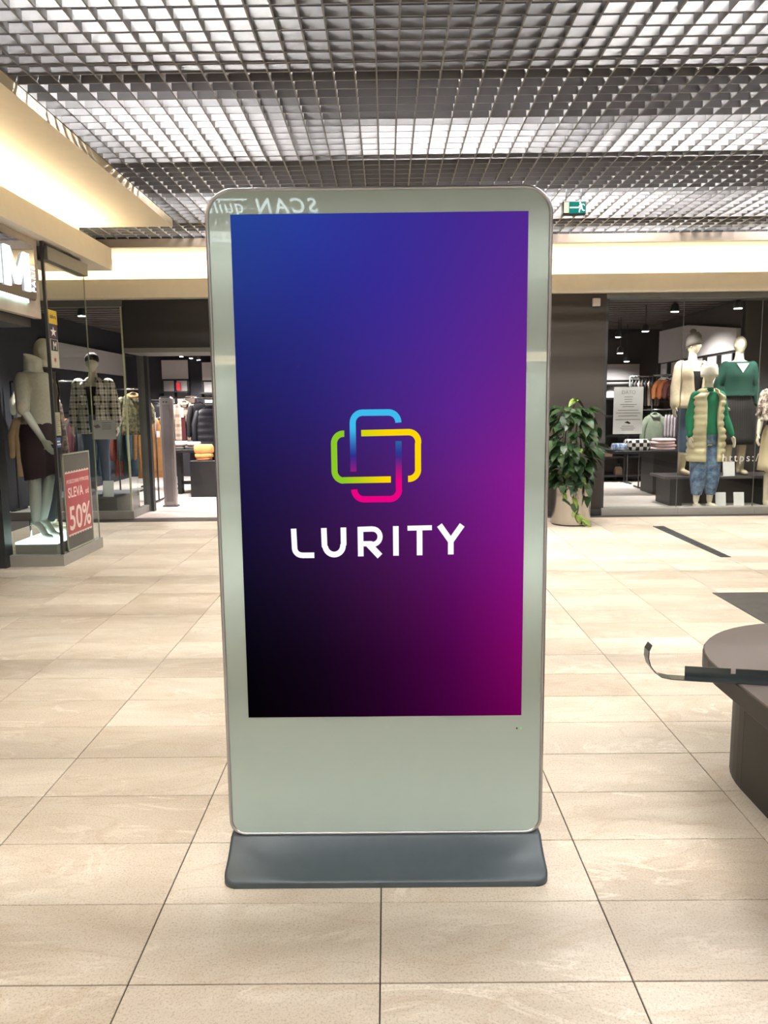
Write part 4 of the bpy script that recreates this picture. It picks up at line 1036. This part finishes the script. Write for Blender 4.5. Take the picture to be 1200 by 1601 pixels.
armsD = {1: [(0.165, 0, 1.425), (0.215, 0.01, 1.16), (0.235, -0.03, 0.93)], -1: [(-0.165, 0, 1.425), (-0.215, 0.0, 1.16), (-0.26, -0.08, 0.94)]}
t = thing('mannequin', 'mannequin in a beige skirt and brown shawl cut by the right edge', 'mannequin', (4.98, 9.86, 0.015), R(-10), group='window mannequins')
body_mesh(t, 'mannequin', armsD)
garment_top(t, 'black_top', pm('black_ribbed', (34, 32, 33), 0.9), armsD, 0.98, 0.014, sl=0.3)
shm = mottled_mat('brown_shawl_weave', (226, 212, 196), (104, 82, 72), 14, 0.42, 0.58)
open_shell(t, 'shawl', shm, 1.10, 1.50, 14, 18, 0.05, 0.02, flare=0.05, arms={s_: [armsD[s_][0], armsD[s_][1], armsD[s_][2]] for s_ in (1, -1)}, sl=1.05)
skirt(t, 'beige_skirt', pm('beige_skirt_cloth', (206, 186, 152), 0.85), 0.47, 1.05, 0.04)
boots(t, pm('beige_tall_boot', (214, 200, 176), 0.5), 0.36)

# black display platform
dp = thing('display_platform', 'long black display platform behind the right window', 'platform', (4.4, 10.25, 0.012))
MB().bbox(3.62, 5.6, 10.02, 10.62, 0.365, 0.398, 0.004).build('top_board', pm('dark_gloss_top', (86, 80, 82), 0.3), dp)
for x0, x1 in ((3.70, 3.86), (4.9, 5.1)): MB().box(x0, x1, 10.05, 10.58, 0.012, 0.365).build('side_panel', 'black', dp)
MB().box(3.86, 4.9, 10.30, 10.33, 0.012, 0.365).build('back_panel', 'black', dp)
# price cards
def card(label, x, y, z, w=0.135, h=0.185, mat='card'):
    t = thing('price_card', label, 'card', (x, y, z)); MB().prism([(x-w/2, y, z), (x+w/2, y, z), (x+w/2, y+0.03, z+h), (x-w/2, y+0.03, z+h)], (0, 0.003, 0)).build('sheet', mat, t)
    MB().prism([(x-0.02, y+0.033, z+h*0.7), (x+0.02, y+0.033, z+h*0.7), (x+0.02, y+0.09, z), (x-0.02, y+0.09, z)], (0, 0.003, 0)).build('prop', mat, t)
card('greyish price card on the black platform, left of the two', 4.22, 10.04, 0.399, 0.12, 0.185, pm('grey_card', (168, 164, 166), 0.6))
card('white price card on the black platform, right of the two', 4.46, 10.04, 0.399, 0.15, 0.185)
card('white price card on the window floor, left of the two', 4.31, 9.9, 0.013)
card('white price card on the window floor, right of the two', 4.545, 9.9, 0.013)
card('white price card before the plaid shirt mannequin', -3.56, 9.74, 0.245, 0.14, 0.2)
card('white price card behind the sale poster frame', -4.25, 9.74, 0.245, 0.14, 0.2)

# ================================================================== NOTICES ON GLASS
def notice(label, x0, x1, z0, z1, y, lines, mat='sheet', head=None, logo=True):
    t = thing('window_notice', label, 'notice', ((x0+x1)/2, y, z0))
    MB().box(x0, x1, y, y+0.002, z0, z1).build('sheet', pm('pale_grey_sheet', (190, 184, 186), 0.5, var=0.02), t)
    if head: text_mesh('lettering', head, 0.06, 'text_grey', frame(((x0+x1)/2, y-0.0006, z1-0.085), (1, 0, 0), (0, 0, 1)), t, align='CENTER')
    for (u, v, w) in lines:
        cx = x0+(x1-x0)*u; zz = z0+(z1-z0)*v; hw = (x1-x0)*w/2
        MB().box(cx-hw, cx+hw, y-0.0008, y, zz, zz+0.007).build('print_line', 'text_grey', t)
    return t
nt_ = notice('tall grey notice sheet taped inside the right window', 2.735, 3.09, 0.985, 1.55, 9.385,
       [(0.5, 0.78, 0.28), (0.5, 0.73, 0.26), (0.5, 0.68, 0.26), (0.5, 0.62, 0.56), (0.5, 0.575, 0.4), (0.5, 0.50, 0.7), (0.5, 0.44, 0.82), (0.5, 0.38, 0.66), (0.5, 0.30, 0.86), (0.5, 0.16, 0.4), (0.5, 0.12, 0.5), (0.5, 0.08, 0.4)], head='DÁTO')
MB().prism([(2.87, 9.384, 1.125), (2.91, 9.384, 1.14), (2.95, 9.384, 1.115), (2.93, 9.384, 1.105), (2.89, 9.384, 1.118)], (0, -0.0006, 0)).build('bird_mark', 'black', nt_)
nt2 = notice('wide grey notice sheet inside the left window before the jeans', -3.60, -3.31, 0.985, 1.22, 9.44, [(0.62, 0.84, 0.4), (0.62, 0.72, 0.4), (0.62, 0.62, 0.4), (0.62, 0.52, 0.4)])
MB().prism([(-3.58, 9.4395, 1.15), (-3.52, 9.4395, 1.17), (-3.49, 9.4395, 1.13), (-3.55, 9.4395, 1.12)], (0, -0.0006, 0)).build('mark', pm('mauve_print', (128, 112, 122), 0.6), nt2)

# ================================================================== GARMENTS ON RACKS
ORD = ('first', 'second', 'third', 'fourth', 'fifth', 'sixth')
def rack(name, label, x0, x1, y, z, feet=True, axis='x', posts=True):
    t = thing(name, label, 'clothes rack', ((x0+x1)/2, y, 0.012) if axis == 'x' else (y, (x0+x1)/2, 0.012))
    q = (lambda a, b, c: (a, b, c)) if axis == 'x' else (lambda a, b, c: (b, a, c))
    MB().tube([q(x0, y, z), q(x1, y, z)], 0.012, 8).build('rail', 'chrome', t)
    if posts:
        for x in (x0, x1):
            MB().tube([q(x, y, 0.012), q(x, y, z)], 0.012, 8).build('post', 'darkframe', t)
            MB().tube([q(x, y-0.22, 0.03), q(x, y+0.22, 0.03)], 0.014, 8).build('foot', 'darkframe', t)
    return t
def hung(name, label, cat, loc, rz, mat, length=0.7, w=0.42, th=0.07, sleeve=0.5, group=None, tagc=False, hem=None, collar_=None, quilt=False, hanger='black'):
    """garment on a hanger; loc = point on rail; local x is shoulder direction"""
    t = thing(name, label, cat, loc, rz, group); h = hem or w; zt = -0.08
    mb = MB(); rg = []; nz = 24 if quilt else 8
    for q in range(nz+1):
        g = q/nz; z = zt-length*g
        if g < 0.14: ww = 0.10+(w/2-0.10)*(g/0.14)**0.7
        else: ww = w/2+(h-w)/2*(g-0.14)/0.86
        tk = th/2*(0.5+0.5*min(1, g/0.15)); bl = 0.018*abs(math.sin(PI*6*g)) if quilt else 0
        ring = []
        for j in range(16):
            a = 2*PI*j/16; f = 1+0.12*math.sin(a*5+g*3)*min(1, g*2); ring.append(((ww+bl*0.5)*math.cos(a), (tk*f+bl)*math.sin(a), z))
        rg.append(ring)
    mb.loft(rg); mb.build('cloth', mat, t, world=False)
    if sleeve:
        for s_ in (1, -1):
            MB().tube([(s_*(w/2-0.03), 0, zt-0.07), (s_*(w/2+0.035), -0.01, zt-0.07-sleeve*0.4), (s_*(w/2+0.045), -0.02, zt-0.07-sleeve)], [0.05, 0.048, 0.038], 8, True, 0.75).build('sleeve', mat, t, world=False)
    if collar_:
        MB().tube([(-0.07, -0.01, zt+0.0), (-0.04, -th/2-0.02, zt-0.03), (0.04, -th/2-0.02, zt-0.03), (0.07, -0.01, zt+0.0), (0, 0.03, zt+0.03), (-0.07, -0.01, zt+0.0)], 0.018, 8).build('collar', collar_, t, world=False)
    hg = MB(); hg.tube([(-w/2+0.02, 0, zt-0.06), (-0.06, 0, zt+0.012), (0, 0, zt+0.03), (0.06, 0, zt+0.012), (w/2-0.02, 0, zt-0.06)], 0.007, 6)
    hg.tube([(0, 0, zt+0.03), (0, 0, -0.03), (0, 0.016, -0.01), (0, 0.012, 0.014), (0, -0.012, 0.012)], 0.003, 6); hg.build('hanger', hanger, t, world=False)
    if tagc: MB().box(w*0.18, w*0.18+0.045, -th/2-0.03, -th/2-0.026, zt-0.28, zt-0.19).build('price_tag', 'card', t, world=False)
    return t
def cm(name, rgb): return pm(name, rgb, 0.9, var=0.12, scale=9, bump=0.2)

# left: coats behind the plaid mannequin
rack('clothes_rack', 'chrome rail of coats behind the plaid shirt mannequin', -4.75, -3.32, 11.1, 1.30)
CO = [('orange knitted coat', (168, 94, 48), -4.62), ('dark brown long coat', (66, 56, 54), -4.50), ('dark maroon coat', (92, 48, 54), -4.38), ('charcoal long coat', (64, 66, 72), -4.26), ('slate blue dress', (66, 82, 98), -4.14),
      ('dark teal long coat', (50, 74, 86), -4.02), ('grey blue coat', (74, 86, 98), -3.90), ('rust red cardigan', (124, 62, 48), -3.78), ('dark green coat', (48, 62, 60), -3.66), ('petrol blue coat', (44, 68, 84), -3.54), ('mustard brown long coat', (158, 112, 62), -3.40)]
for k_, (nm, c, x) in enumerate(CO):
    hung('hanging_coat', nm+' hanging on the rail behind the plaid mannequin', 'coat', (x, 11.1, 1.30), R(62 if k_ < 10 else 30), cm('coat_cloth', c), 0.82 if k_ != 10 else 0.86, 0.40, 0.09, 0.5, 'coats on the left rail', tagc=(k_ == 10))
rack('clothes_rack', 'chrome rail far left behind the corner glass', -4.95, -4.12, 10.25, 1.72)
for nm, c, x, ln in (('white blouse', (232, 222, 206), -4.70, 0.38), ('cream blouse', (224, 212, 192), -4.58, 0.42)):
    hung('hanging_blouse', nm+' on the far left rail beside the headless mannequin', 'blouse', (x, 10.25, 1.72), R(40), cm('blouse_cloth', c), ln, 0.36, 0.07, 0.25, 'clothes far left')
hung('hanging_dress', 'dark floral dress low on the far left rail', 'dress', (-4.46, 10.22, 1.62), R(25), mottled_mat('brown_floral', (58, 44, 40), (120, 98, 88), 22), 1.0, 0.36, 0.08, 0.0, 'clothes far left', hem=0.5)
hung('hanging_dress', 'long beige cardigan at the far left picture edge', 'cardigan', (-4.78, 10.3, 1.35), R(30), cm('beige_cardigan', (186, 150, 112)), 0.8, 0.34, 0.07, 0.45, 'clothes far left')
# jackets, fur hood beside plaid man
hung('hanging_coat', 'camouflage coat with a fur hood beside the plaid mannequin', 'coat', (-3.50, 10.75, 1.62), R(25), mottled_mat('camo_cloth', (128, 120, 84), (66, 66, 52), 24), 0.55, 0.38, 0.1, 0.3, 'coats on the left rail', collar_=cm('tan_fur', (176, 136, 96)))
rack('clothes_rack', 'short high rail holding the camouflage coat', -3.75, -3.35, 10.75, 1.62)
# security gate
sgt = thing('security_gate', 'slim silver anti-theft pillar in the shop entrance', 'security gate', (-2.98, 10.55, 0.012))
MB().bbox(-3.075, -2.90, 10.50, 10.58, 0.03, 1.50, 0.012).build('body', pm('brushed_silver', (176, 170, 170), 0.35, 0.6, 0.03), sgt)
MB().box(-3.035, -2.94, 10.494, 10.50, 0.08, 1.40).build('front_inlay', pm('silver_mauve', (150, 142, 146), 0.3, 0.5), sgt)
MB().bbox(-3.06, -2.92, 10.50, 10.58, 1.50, 1.512, 0.004).build('cap', 'darkframe', sgt)
MB().bbox(-3.09, -2.885, 10.48, 10.60, 0.012, 0.032, 0.004).build('foot_plate', 'darkframe', sgt)
for x in (-3.025, -2.985): MB().box(x, x+0.02, 10.492, 10.4945, 1.43, 1.445).build('indicator', 'black', sgt)
# entrance: table with folded clothes
def ptable(name, label, x0, x1, y0, y1, zt, px0, px1, leg=True):
    t = thing(name, label, 'table', ((x0+x1)/2, (y0+y1)/2, 0.012))
    MB().bbox(x0, x1, y0, y1, zt-0.05, zt, 0.006).build('table_top', 'black', t)
    MB().box(px0, px1, y0+0.1, y1-0.1, 0.012, zt-0.05).build('pedestal', 'black', t)
    if leg: MB().box(x0+0.08, px0, y0+0.25, y0+0.31, 0.16, 0.21).build('foot_bar', 'black', t)
    if leg: MB().box(x0+0.08, x0+0.14, y0+0.2, y0+0.36, 0.012, zt-0.05).build('leg', 'black', t)
    return t
ptable('display_table', 'black display table in the shop entrance', -3.38, -2.3, 11.85, 12.6, 0.72, -3.06, -2.4)
def folded(label, x, y, z, w, d_, h, mat, group='folded clothes on the entrance table'):
    t = thing('folded_garment', label, 'folded clothes', (x, y, z), group=group)
    mb = MB(); rg = []
    for q, (zz, k_) in enumerate(((0, 0.93), (0.15, 1.0), (0.5, 1.02), (0.85, 0.98), (1.0, 0.86))):
        ring = []
        for j in range(20):
            a = 2*PI*j/20; cx, sy = math.cos(a), math.sin(a); e_ = 0.45
            ring.append((x+math.copysign(abs(cx)**e_, cx)*w/2*k_*(1+0.03*math.sin(3*a+q)), y+math.copysign(abs(sy)**e_, sy)*d_/2*k_*(1+0.03*math.cos(4*a+q)), z+h*zz))
        rg.append(ring)
    mb.loft(rg); mb.build('cloth', mat, t)
    return t
zt = 0.721
for k_, (nm, x, mat) in enumerate((('grey knit', -3.24, cm('grey_knit_cloth', (120, 120, 120))), ('dark grey knit', -3.02, cm('dark_knit_cloth', (96, 96, 98))))):
    folded(nm+' folded on the entrance table under the white pile', x, 11.98, zt, 0.22, 0.2, 0.06, mat)
folded('white folded jumper on the entrance table, left', -3.22, 11.98, zt+0.061, 0.24, 0.22, 0.06, cm('white_knit_cloth', (238, 234, 230)))
folded('white folded jumper on the entrance table, right', -3.0, 11.98, zt+0.061, 0.20, 0.22, 0.05, cm('white_knit_cloth2', (230, 226, 224)))
orm = cm('peach_orange_cloth', (228, 168, 104))
for k_, z in enumerate((0.56, 0.60, 0.67)):
    w = (0.22, 0.26, 0.28)[k_]
    folded(('lowest', 'middle', 'topmost')[k_]+' of the orange folded jumpers in front of the entrance table', -2.79, 11.74, z, w, 0.2, (0.04, 0.07, 0.13)[k_], orm if k_ else cm('dark_orange', (186, 118, 80)))
tag(MB().bbox(-2.98, -2.56, 11.6, 11.84, 0.012, 0.56, 0.005).build('display_block', 'black'), 'black block carrying the orange folded jumpers', 'block')
# rails in the entrance
rk = rack('clothes_rack', 'two-level rail with pale trousers left of the silver pillar', -4.0, -3.5, 12.6, 1.20)
for k_ in range(6):
    hung('hanging_trousers', 'pale pink trousers left of the silver pillar, '+ORD[k_]+' from the left', 'trousers', (-3.93+k_*0.06, 12.6, 1.20), R(80), cm('pale_pink_cloth', (214, 190, 182)), 0.44, 0.24, 0.05, 0, 'pale trousers on the entrance rail')
MB().tube([(-4.0, 12.6, 0.68), (-3.5, 12.6, 0.68)], 0.012, 8).build('lower_rail', 'chrome', rk)
for k_ in range(5):
    hung('printed_tunic', 'cream and black printed top on the low entrance rail, '+ORD[k_]+' from the left', 'top', (-3.92+k_*0.075, 12.6, 0.68), R(75), mottled_mat('cream_black_print', (214, 196, 178), (30, 28, 30), 18), 0.34, 0.3, 0.05, 0, 'printed tops on the low rail')
rack('clothes_rack', 'rail with the plaid jacket behind the entrance table', -3.65, -2.75, 13.0, 1.52)
hung('hanging_jacket', 'beige and brown plaid jacket hanging behind the entrance table', 'jacket', (-3.38, 12.98, 1.52), R(8), plaid_mat('beige_brown_plaid', (206, 184, 164), (92, 70, 64), (220, 205, 190), 0.16), 0.68, 0.34, 0.10, 0.5, collar_=cm('cream_collar', (206, 186, 160)))
tag(MB().bbox(-3.42, -3.35, 12.88, 12.90, 0.80, 1.22, 0.004).build('maroon_shirt', cm('maroon_shirt_cloth', (86, 32, 40))), 'maroon shirt showing inside the open plaid jacket', 'shirt')
tag(MB().bbox(-3.42, -3.37, 12.87, 12.875, 1.2, 1.36, 0.001).build('price_tag', 'card'), 'white price tag on the plaid jacket', 'tag')
hung('hanging_jacket', 'black quilted puffer jacket beside the totem edge', 'jacket', (-2.94, 12.75, 1.42), R(35), pm('black_puffer', (40, 40, 48), 0.5, var=0.2), 0.64, 0.42, 0.12, 0.45, quilt=True)
hung('hanging_jacket', 'dark jacket half hidden between plaid jacket and puffer', 'jacket', (-3.14, 13.0, 1.50), R(50), pm('dark_jacket', (36, 34, 38), 0.8), 0.6, 0.38, 0.1, 0.45)
hung('hanging_jacket', 'dark jacket hanging left of the silver pillar', 'jacket', (-3.95, 13.3, 1.50), R(20), pm('dark_jacket2', (44, 44, 50), 0.8), 0.45, 0.40, 0.1, 0.35)
rack('clothes_rack', 'rail holding the dark jacket left of the silver pillar', -4.2, -3.7, 13.3, 1.50)

# right: table with folded shirts
ptable('display_table', 'black display table inside the right window', 3.30, 4.75, 11.25, 12.0, 0.665, 3.92, 4.45, False)
zt = 0.666
G2 = 'folded shirts on the right table'
folded('blue denim shirt folded at the left end of the right table', 3.42, 11.4, zt, 0.2, 0.22, 0.10, mottled_mat('denim_mottle', (110, 136, 186), (214, 222, 236), 26), G2)
folded('black and white checked shirt folded on the right table', 3.68, 11.4, zt, 0.36, 0.26, 0.16, check_mat('black_white_check', (244, 238, 234), (26, 24, 28), 0.055), G2)
for k_ in range(4):
    folded('pale pink jumper on the right table, '+('lowest', 'second from below', 'third from below', 'topmost')[k_]+' of its pile', 4.06+0.02*(k_ % 2), 11.42, zt+k_*0.042, 0.34-0.01*k_, 0.26, 0.042, cm('pale_pink_knit', (236, 206, 204) if k_ % 2 == 0 else (226, 190, 190)), G2)
for k_ in range(3):
    folded('pink folded shirt behind the platform, '+('lowest', 'middle', 'topmost')[k_]+' of its pile', 4.52+0.03*k_, 11.42, zt+k_*0.035, 0.34, 0.24, 0.035, cm('pink_cloth', (226, 160, 168)), G2)
hung('hanging_shirt', 'sage green shirt hanging above the right table', 'shirt', (4.20, 12.18, 1.25), R(0), cm('sage_cloth', (138, 148, 130)), 0.42, 0.30, 0.09, 0.3, collar_=cm('sage_collar', (150, 160, 142)))
rack('clothes_rack', 'rail with the sage shirt above the right table', 3.98, 4.8, 12.18, 1.25)
sm_ = stripe_mat('mauve_stripe', (188, 176, 184), (236, 226, 230), 0.03)
for k_ in range(4):
    hung('striped_tunic', 'pale mauve striped top beside the sage shirt, '+ORD[k_]+' from the left', 'top', (4.38+k_*0.05, 12.18, 1.25), R(65), sm_, 0.36, 0.26, 0.05, 0.0, 'striped tops on the right rail')
rack('clothes_rack', 'high rail of dark clothes under the big pale panel', 4.05, 4.80, 13.0, 1.79)
RK = [('black jacket', (26, 26, 30)), ('black coat', (32, 30, 34)), ('cream blouse', (220, 204, 188)), ('black and cream top', (70, 62, 60)), ('dark grey top', (58, 56, 58)), ('cream knit', (206, 186, 168)), ('charcoal knit', (48, 46, 50)), ('taupe top', (120, 108, 100))]
for k_, (nm, c) in enumerate(RK):
    hung('hanging_sweater', nm+' on the high rail under the big pale panel', 'top', (4.10+k_*0.055, 13.0, 1.79), R(66), cm('rail_cloth', c), 0.36, 0.34, 0.05, 0.3, 'clothes on the high right rail')
for k_, (nm, c) in enumerate((('orange', (182, 112, 66)), ('rust orange', (164, 92, 54)), ('maroon', (86, 44, 44)))):
    hung('orange_sweater', nm+' jumper on white hanger beside the beanie mannequin', 'top', (4.44+k_*0.09, 12.62, 1.80), R(30), cm('orange_jumper', c), 0.28, 0.30, 0.07, 0.2, 'orange jumpers on the right rail', hanger='card', tagc=(k_ == 0))
rack('clothes_rack', 'rail with the orange jumpers behind the beanie mannequin', 4.30, 4.80, 12.62, 1.80)
# dark low shelf unit behind
bs = thing('shelf_cabinet', 'low black shelf unit behind the right display table', 'shelf', (4.0, 13.4, 0.012))
for z in (0.10, 0.42, 0.78, 1.12, 1.42): MB().box(3.3, 4.86, 13.2, 13.6, z, z+0.03).build('shelf_board', 'black', bs)
for x in (3.3, 4.05, 4.83): MB().box(x, x+0.03, 13.2, 13.6, 0.012, 1.45).build('upright', 'black', bs)
MB().box(3.3, 4.86, 13.58, 13.60, 0.012, 1.45).build('back_board', 'navywall', bs)
BG = 'bags and shoes on the low black shelf'
def bag(label, x, z, w, h, c, handle=True):
    t = thing('handbag', label, 'bag', (x, 13.3, z), group=BG)
    MB().loft([[(x-w/2, 13.22, z), (x+w/2, 13.22, z), (x+w/2, 13.34, z), (x-w/2, 13.34, z)], [(x-w/2*0.95, 13.23, z+h*0.6), (x+w/2*0.95, 13.23, z+h*0.6), (x+w/2*0.95, 13.33, z+h*0.6), (x-w/2*0.95, 13.33, z+h*0.6)],
               [(x-w/2*0.8, 13.26, z+h), (x+w/2*0.8, 13.26, z+h), (x+w/2*0.8, 13.30, z+h), (x-w/2*0.8, 13.30, z+h)]], smooth=False).build('bag_body', cm('bag_leather', c), t)
    if handle: MB().tube([(x-w*0.25, 13.28, z+h), (x-w*0.2, 13.28, z+h*1.35), (x+w*0.2, 13.28, z+h*1.35), (x+w*0.25, 13.28, z+h)], 0.008, 6).build('handle', 'black', t)
bag('tan handbag on the middle of the low black shelf', 3.75, 0.451, 0.22, 0.16, (150, 120, 92)); bag('brown handbag on the low black shelf, right', 3.98-0.0, 0.131, 0.12, 0.14, (110, 84, 64))
bag('black handbag high on the black shelf', 3.55, 0.811, 0.24, 0.18, (40, 38, 40)); bag('beige clutch at the left of the low black shelf', 3.45, 0.451, 0.14, 0.12, (168, 140, 120), False)
bag('dark brown handbag low on the black shelf', 3.6, 0.131, 0.2, 0.15, (72, 56, 48)); bag('black tote bag high on the black shelf, right', 4.4, 1.151, 0.3, 0.2, (30, 30, 34))
# hats on wall at left end of right window
hs = thing('hat_stand', 'black stand of caps beside the dark wall inside the right window', 'stand', (2.95, 12.2, 0.012))
MB().tube([(2.98, 12.3, 0.012), (2.98, 12.3, 1.6)], 0.02, 8).build('pole', 'black', hs)
MB().cyl(2.98, 12.3, 0.012, 0.03, 0.2, 20).build('foot', 'black', hs)
MB().box(2.9, 3.36, 12.36, 12.39, 0.4, 1.5).build('back_panel', 'navywall', hs)
for k_, (x, z, c, nm) in enumerate(((3.30, 1.52, (24, 24, 28), 'black'), (3.32, 1.36, (226, 216, 214), 'white'), (3.34, 1.20, (214, 176, 172), 'pale pink'), (3.32, 1.04, (38, 38, 46), 'dark blue'), (3.36, 0.88, (120, 98, 84), 'brown'))):
    t = thing('cap', nm+' cap on the stand beside the dark wall in the right window', 'cap', (x, 12.3, z), group='caps on the stand')
    MB().ball((x, 12.28, z), 0.085, 0.08, 0.06, 14, 8).build('crown', cm('cap_cloth', c), t)
    MB().loft([[(x+0.08*math.cos(PI+PI*q/8), 12.25+0.13*math.sin(PI+PI*q/8), z-0.02) for q in range(9)], [(x+0.08*math.cos(PI+PI*q/8), 12.25+0.13*math.sin(PI+PI*q/8), z-0.012) for q in range(9)]]).build('brim', cm('cap_brim', c), t)

# ================================================================== SHOP LAMPS
def lamp(label, x, y, z, watts, tilt=(0, 0), r=0.055, group='shop ceiling lamps', ang=115, rod=True, glow=True):
    t = thing('shop_lamp', label, 'lamp', (x, y, z), group=group)
    MB().loft([[(x+rr_*math.cos(2*PI*q/16), y+rr_*math.sin(2*PI*q/16), zz) for q in range(16)] for rr_, zz in ((r, z), (r*1.02, z+0.03), (r*0.75, z+0.09), (r*0.3, z+0.11))]).build('shade', 'darkframe', t)
    MB().cyl(x, y, z-0.004, z+0.001, r*0.85, 14).build('lens', 'lamp_face', t)
    if rod: MB().tube([(x, y, z+0.1), (x, y, ZS-0.03)], 0.008, 6).build('rod', 'darkframe', t)
    if watts:
        ld = bpy.data.lights.new('shop_lamp_light', 'SPOT'); ld.energy = watts*SHOP_W; ld.spot_size = R(ang); ld.spot_blend = 0.6; ld.shadow_soft_size = 0.04; ld.color = (1.0, 0.94, 0.90)
        lo = bpy.data.objects.new('shop_lamp_light', ld); COL.objects.link(lo); lo.parent = t; lo.location = (0, 0, -0.012); lo.rotation_euler = (tilt[0], tilt[1], 0)
LP = [('bright lamp above the left window near the corner glass', -3.97, 10.3, 2.56, 190, (R(-4), 0)), ('lamp above the left window, second from the corner', -3.66, 11.6, 2.50, 120, (0, 0)), ('small lamp beside the dark header panel', -3.45, 12.4, 2.46, 120, (0, 0)),
      ('lamp seen through the glass left of the door post', -3.62, 13.6, 2.30, 60, (R(12), 0)),
      ('dim pendant in the right window, left one', 3.67, 10.05, 2.50, 45, (0, 0)), ('bright pendant in the right window above the beanie mannequin', 4.35, 9.78, 2.50, 48, (R(6), 0)), ('lamp in front of the big pale panel', 3.75, 11.4, 2.38, 120, (0, R(-34))),
      ('lamp at the right edge of the right window', 5.0, 9.85, 2.42, 50, (0, 0)),
      ('glaring spotlight deep in the right side of the shop', 3.9, 13.1, 2.18, 130, (R(10), 0)), ('far spotlight deep in the right side, nearest the taupe wall', 3.66, 13.4, 2.45, 40, (R(20), 0)),
      ('far spotlight beside the glaring one', 3.95, 13.4, 2.47, 40, (R(20), 0)), ('small far spotlight low before the far panel, left', 3.70, 14.0, 2.08, 40, (R(30), 0)), ('small far spotlight low before the far panel, right', 4.35, 14.2, 2.10, 60, (R(30), 0))]
for (lb, x, y, z, w, tl) in LP: lamp(lb, x, y, z, w, tl)
for k_, x in enumerate((-3.70, -3.58, -3.44, -3.33)):
    lamp(('first', 'second', 'third', 'fourth')[k_]+' of four small spotlights in a row inside the entrance', x, 13.6+k_*0.1, 2.27-k_*0.025, 55 if k_ in (0, 3) else 30, (R(22), 0), 0.035)
lamp('lamp over the entrance behind the dark header', -2.6, 11.2, 2.45, 180, (0, 0))
lamp('lamp behind the totem in the middle of the shop', -1.0, 12.0, 2.45, 150, (0, 0)); lamp('second lamp behind the totem in the middle of the shop', 1.6, 12.0, 2.45, 150, (0, 0))

# ================================================================== SHOP SIGN BEHIND THE CAMERA (seen mirrored in the totem glass)
bwall = struct(MB().box(-4.75, -0.25, -2.16, -2.10, 2.45, 3.18).build('wall_behind', pm('grey_green_wall', (112, 116, 108), 0.6)), 'shop fascia behind the viewer, mirrored in the totem glass')
struct(MB().box(-4.9, 6.6, -8.1, -8.0, 0, 4.0).build('wall_rear', pm('mall_rear_wall', (150, 142, 132), 0.8)), 'far end wall of the mall behind the viewer')
sb = thing('mirrored_shop_sign', 'white lettered shop sign seen mirrored in the top of the totem', 'sign', (-1.2, -2.09, 2.7))
LW = em('sign_letter_glow', (214, 232, 236), 11.0)
fb_ = lambda x, z: frame((x, -2.085, z), (-1, 0, 0), (0, 0, 1))
text_mesh('lettering', 'SCAN', 0.158, LW, fb_(-0.525, 2.893), sb, shear=0.25, bold=0.003, spacing=1.32)
text_mesh('lettering', 'quilt', 0.150, LW, fb_(-1.115, 2.896), sb, shear=0.25, bold=0.001, spacing=1.1)
MB().box(-1.9, -1.098, -2.095, -2.085, 2.993, 3.003).build('line_bar', LW, sb)
MB().box(-1.9, -0.70, -2.09, -2.087, 2.926, 2.929).build('line_bar', LW, sb)
text_mesh('lettering', 'x t i l', 0.055, LW, fb_(-1.25, 2.810), sb, spacing=1.9)
MB().box(-1.9, -1.1, -2.098, -2.088, 2.676, 2.754).build('band', em('sign_band', (214, 226, 224), 6.0), sb)
text_mesh('lettering', 'n\u00e1 p\u0159\u00edze', 0.062, 'text_grey', fb_(-1.215, 2.695), sb, spacing=1.2)
t = thing('cove_strip', 'warm lit cove bar seen mirrored low in the totem glass', 'light strip', (0, -7.9, 2.1))
MB().box(-3.4, 4.5, -7.98, -7.9, 2.02, 2.16).build('strip_body', em('far_cove_glow', (255, 232, 190), 5.0), t)
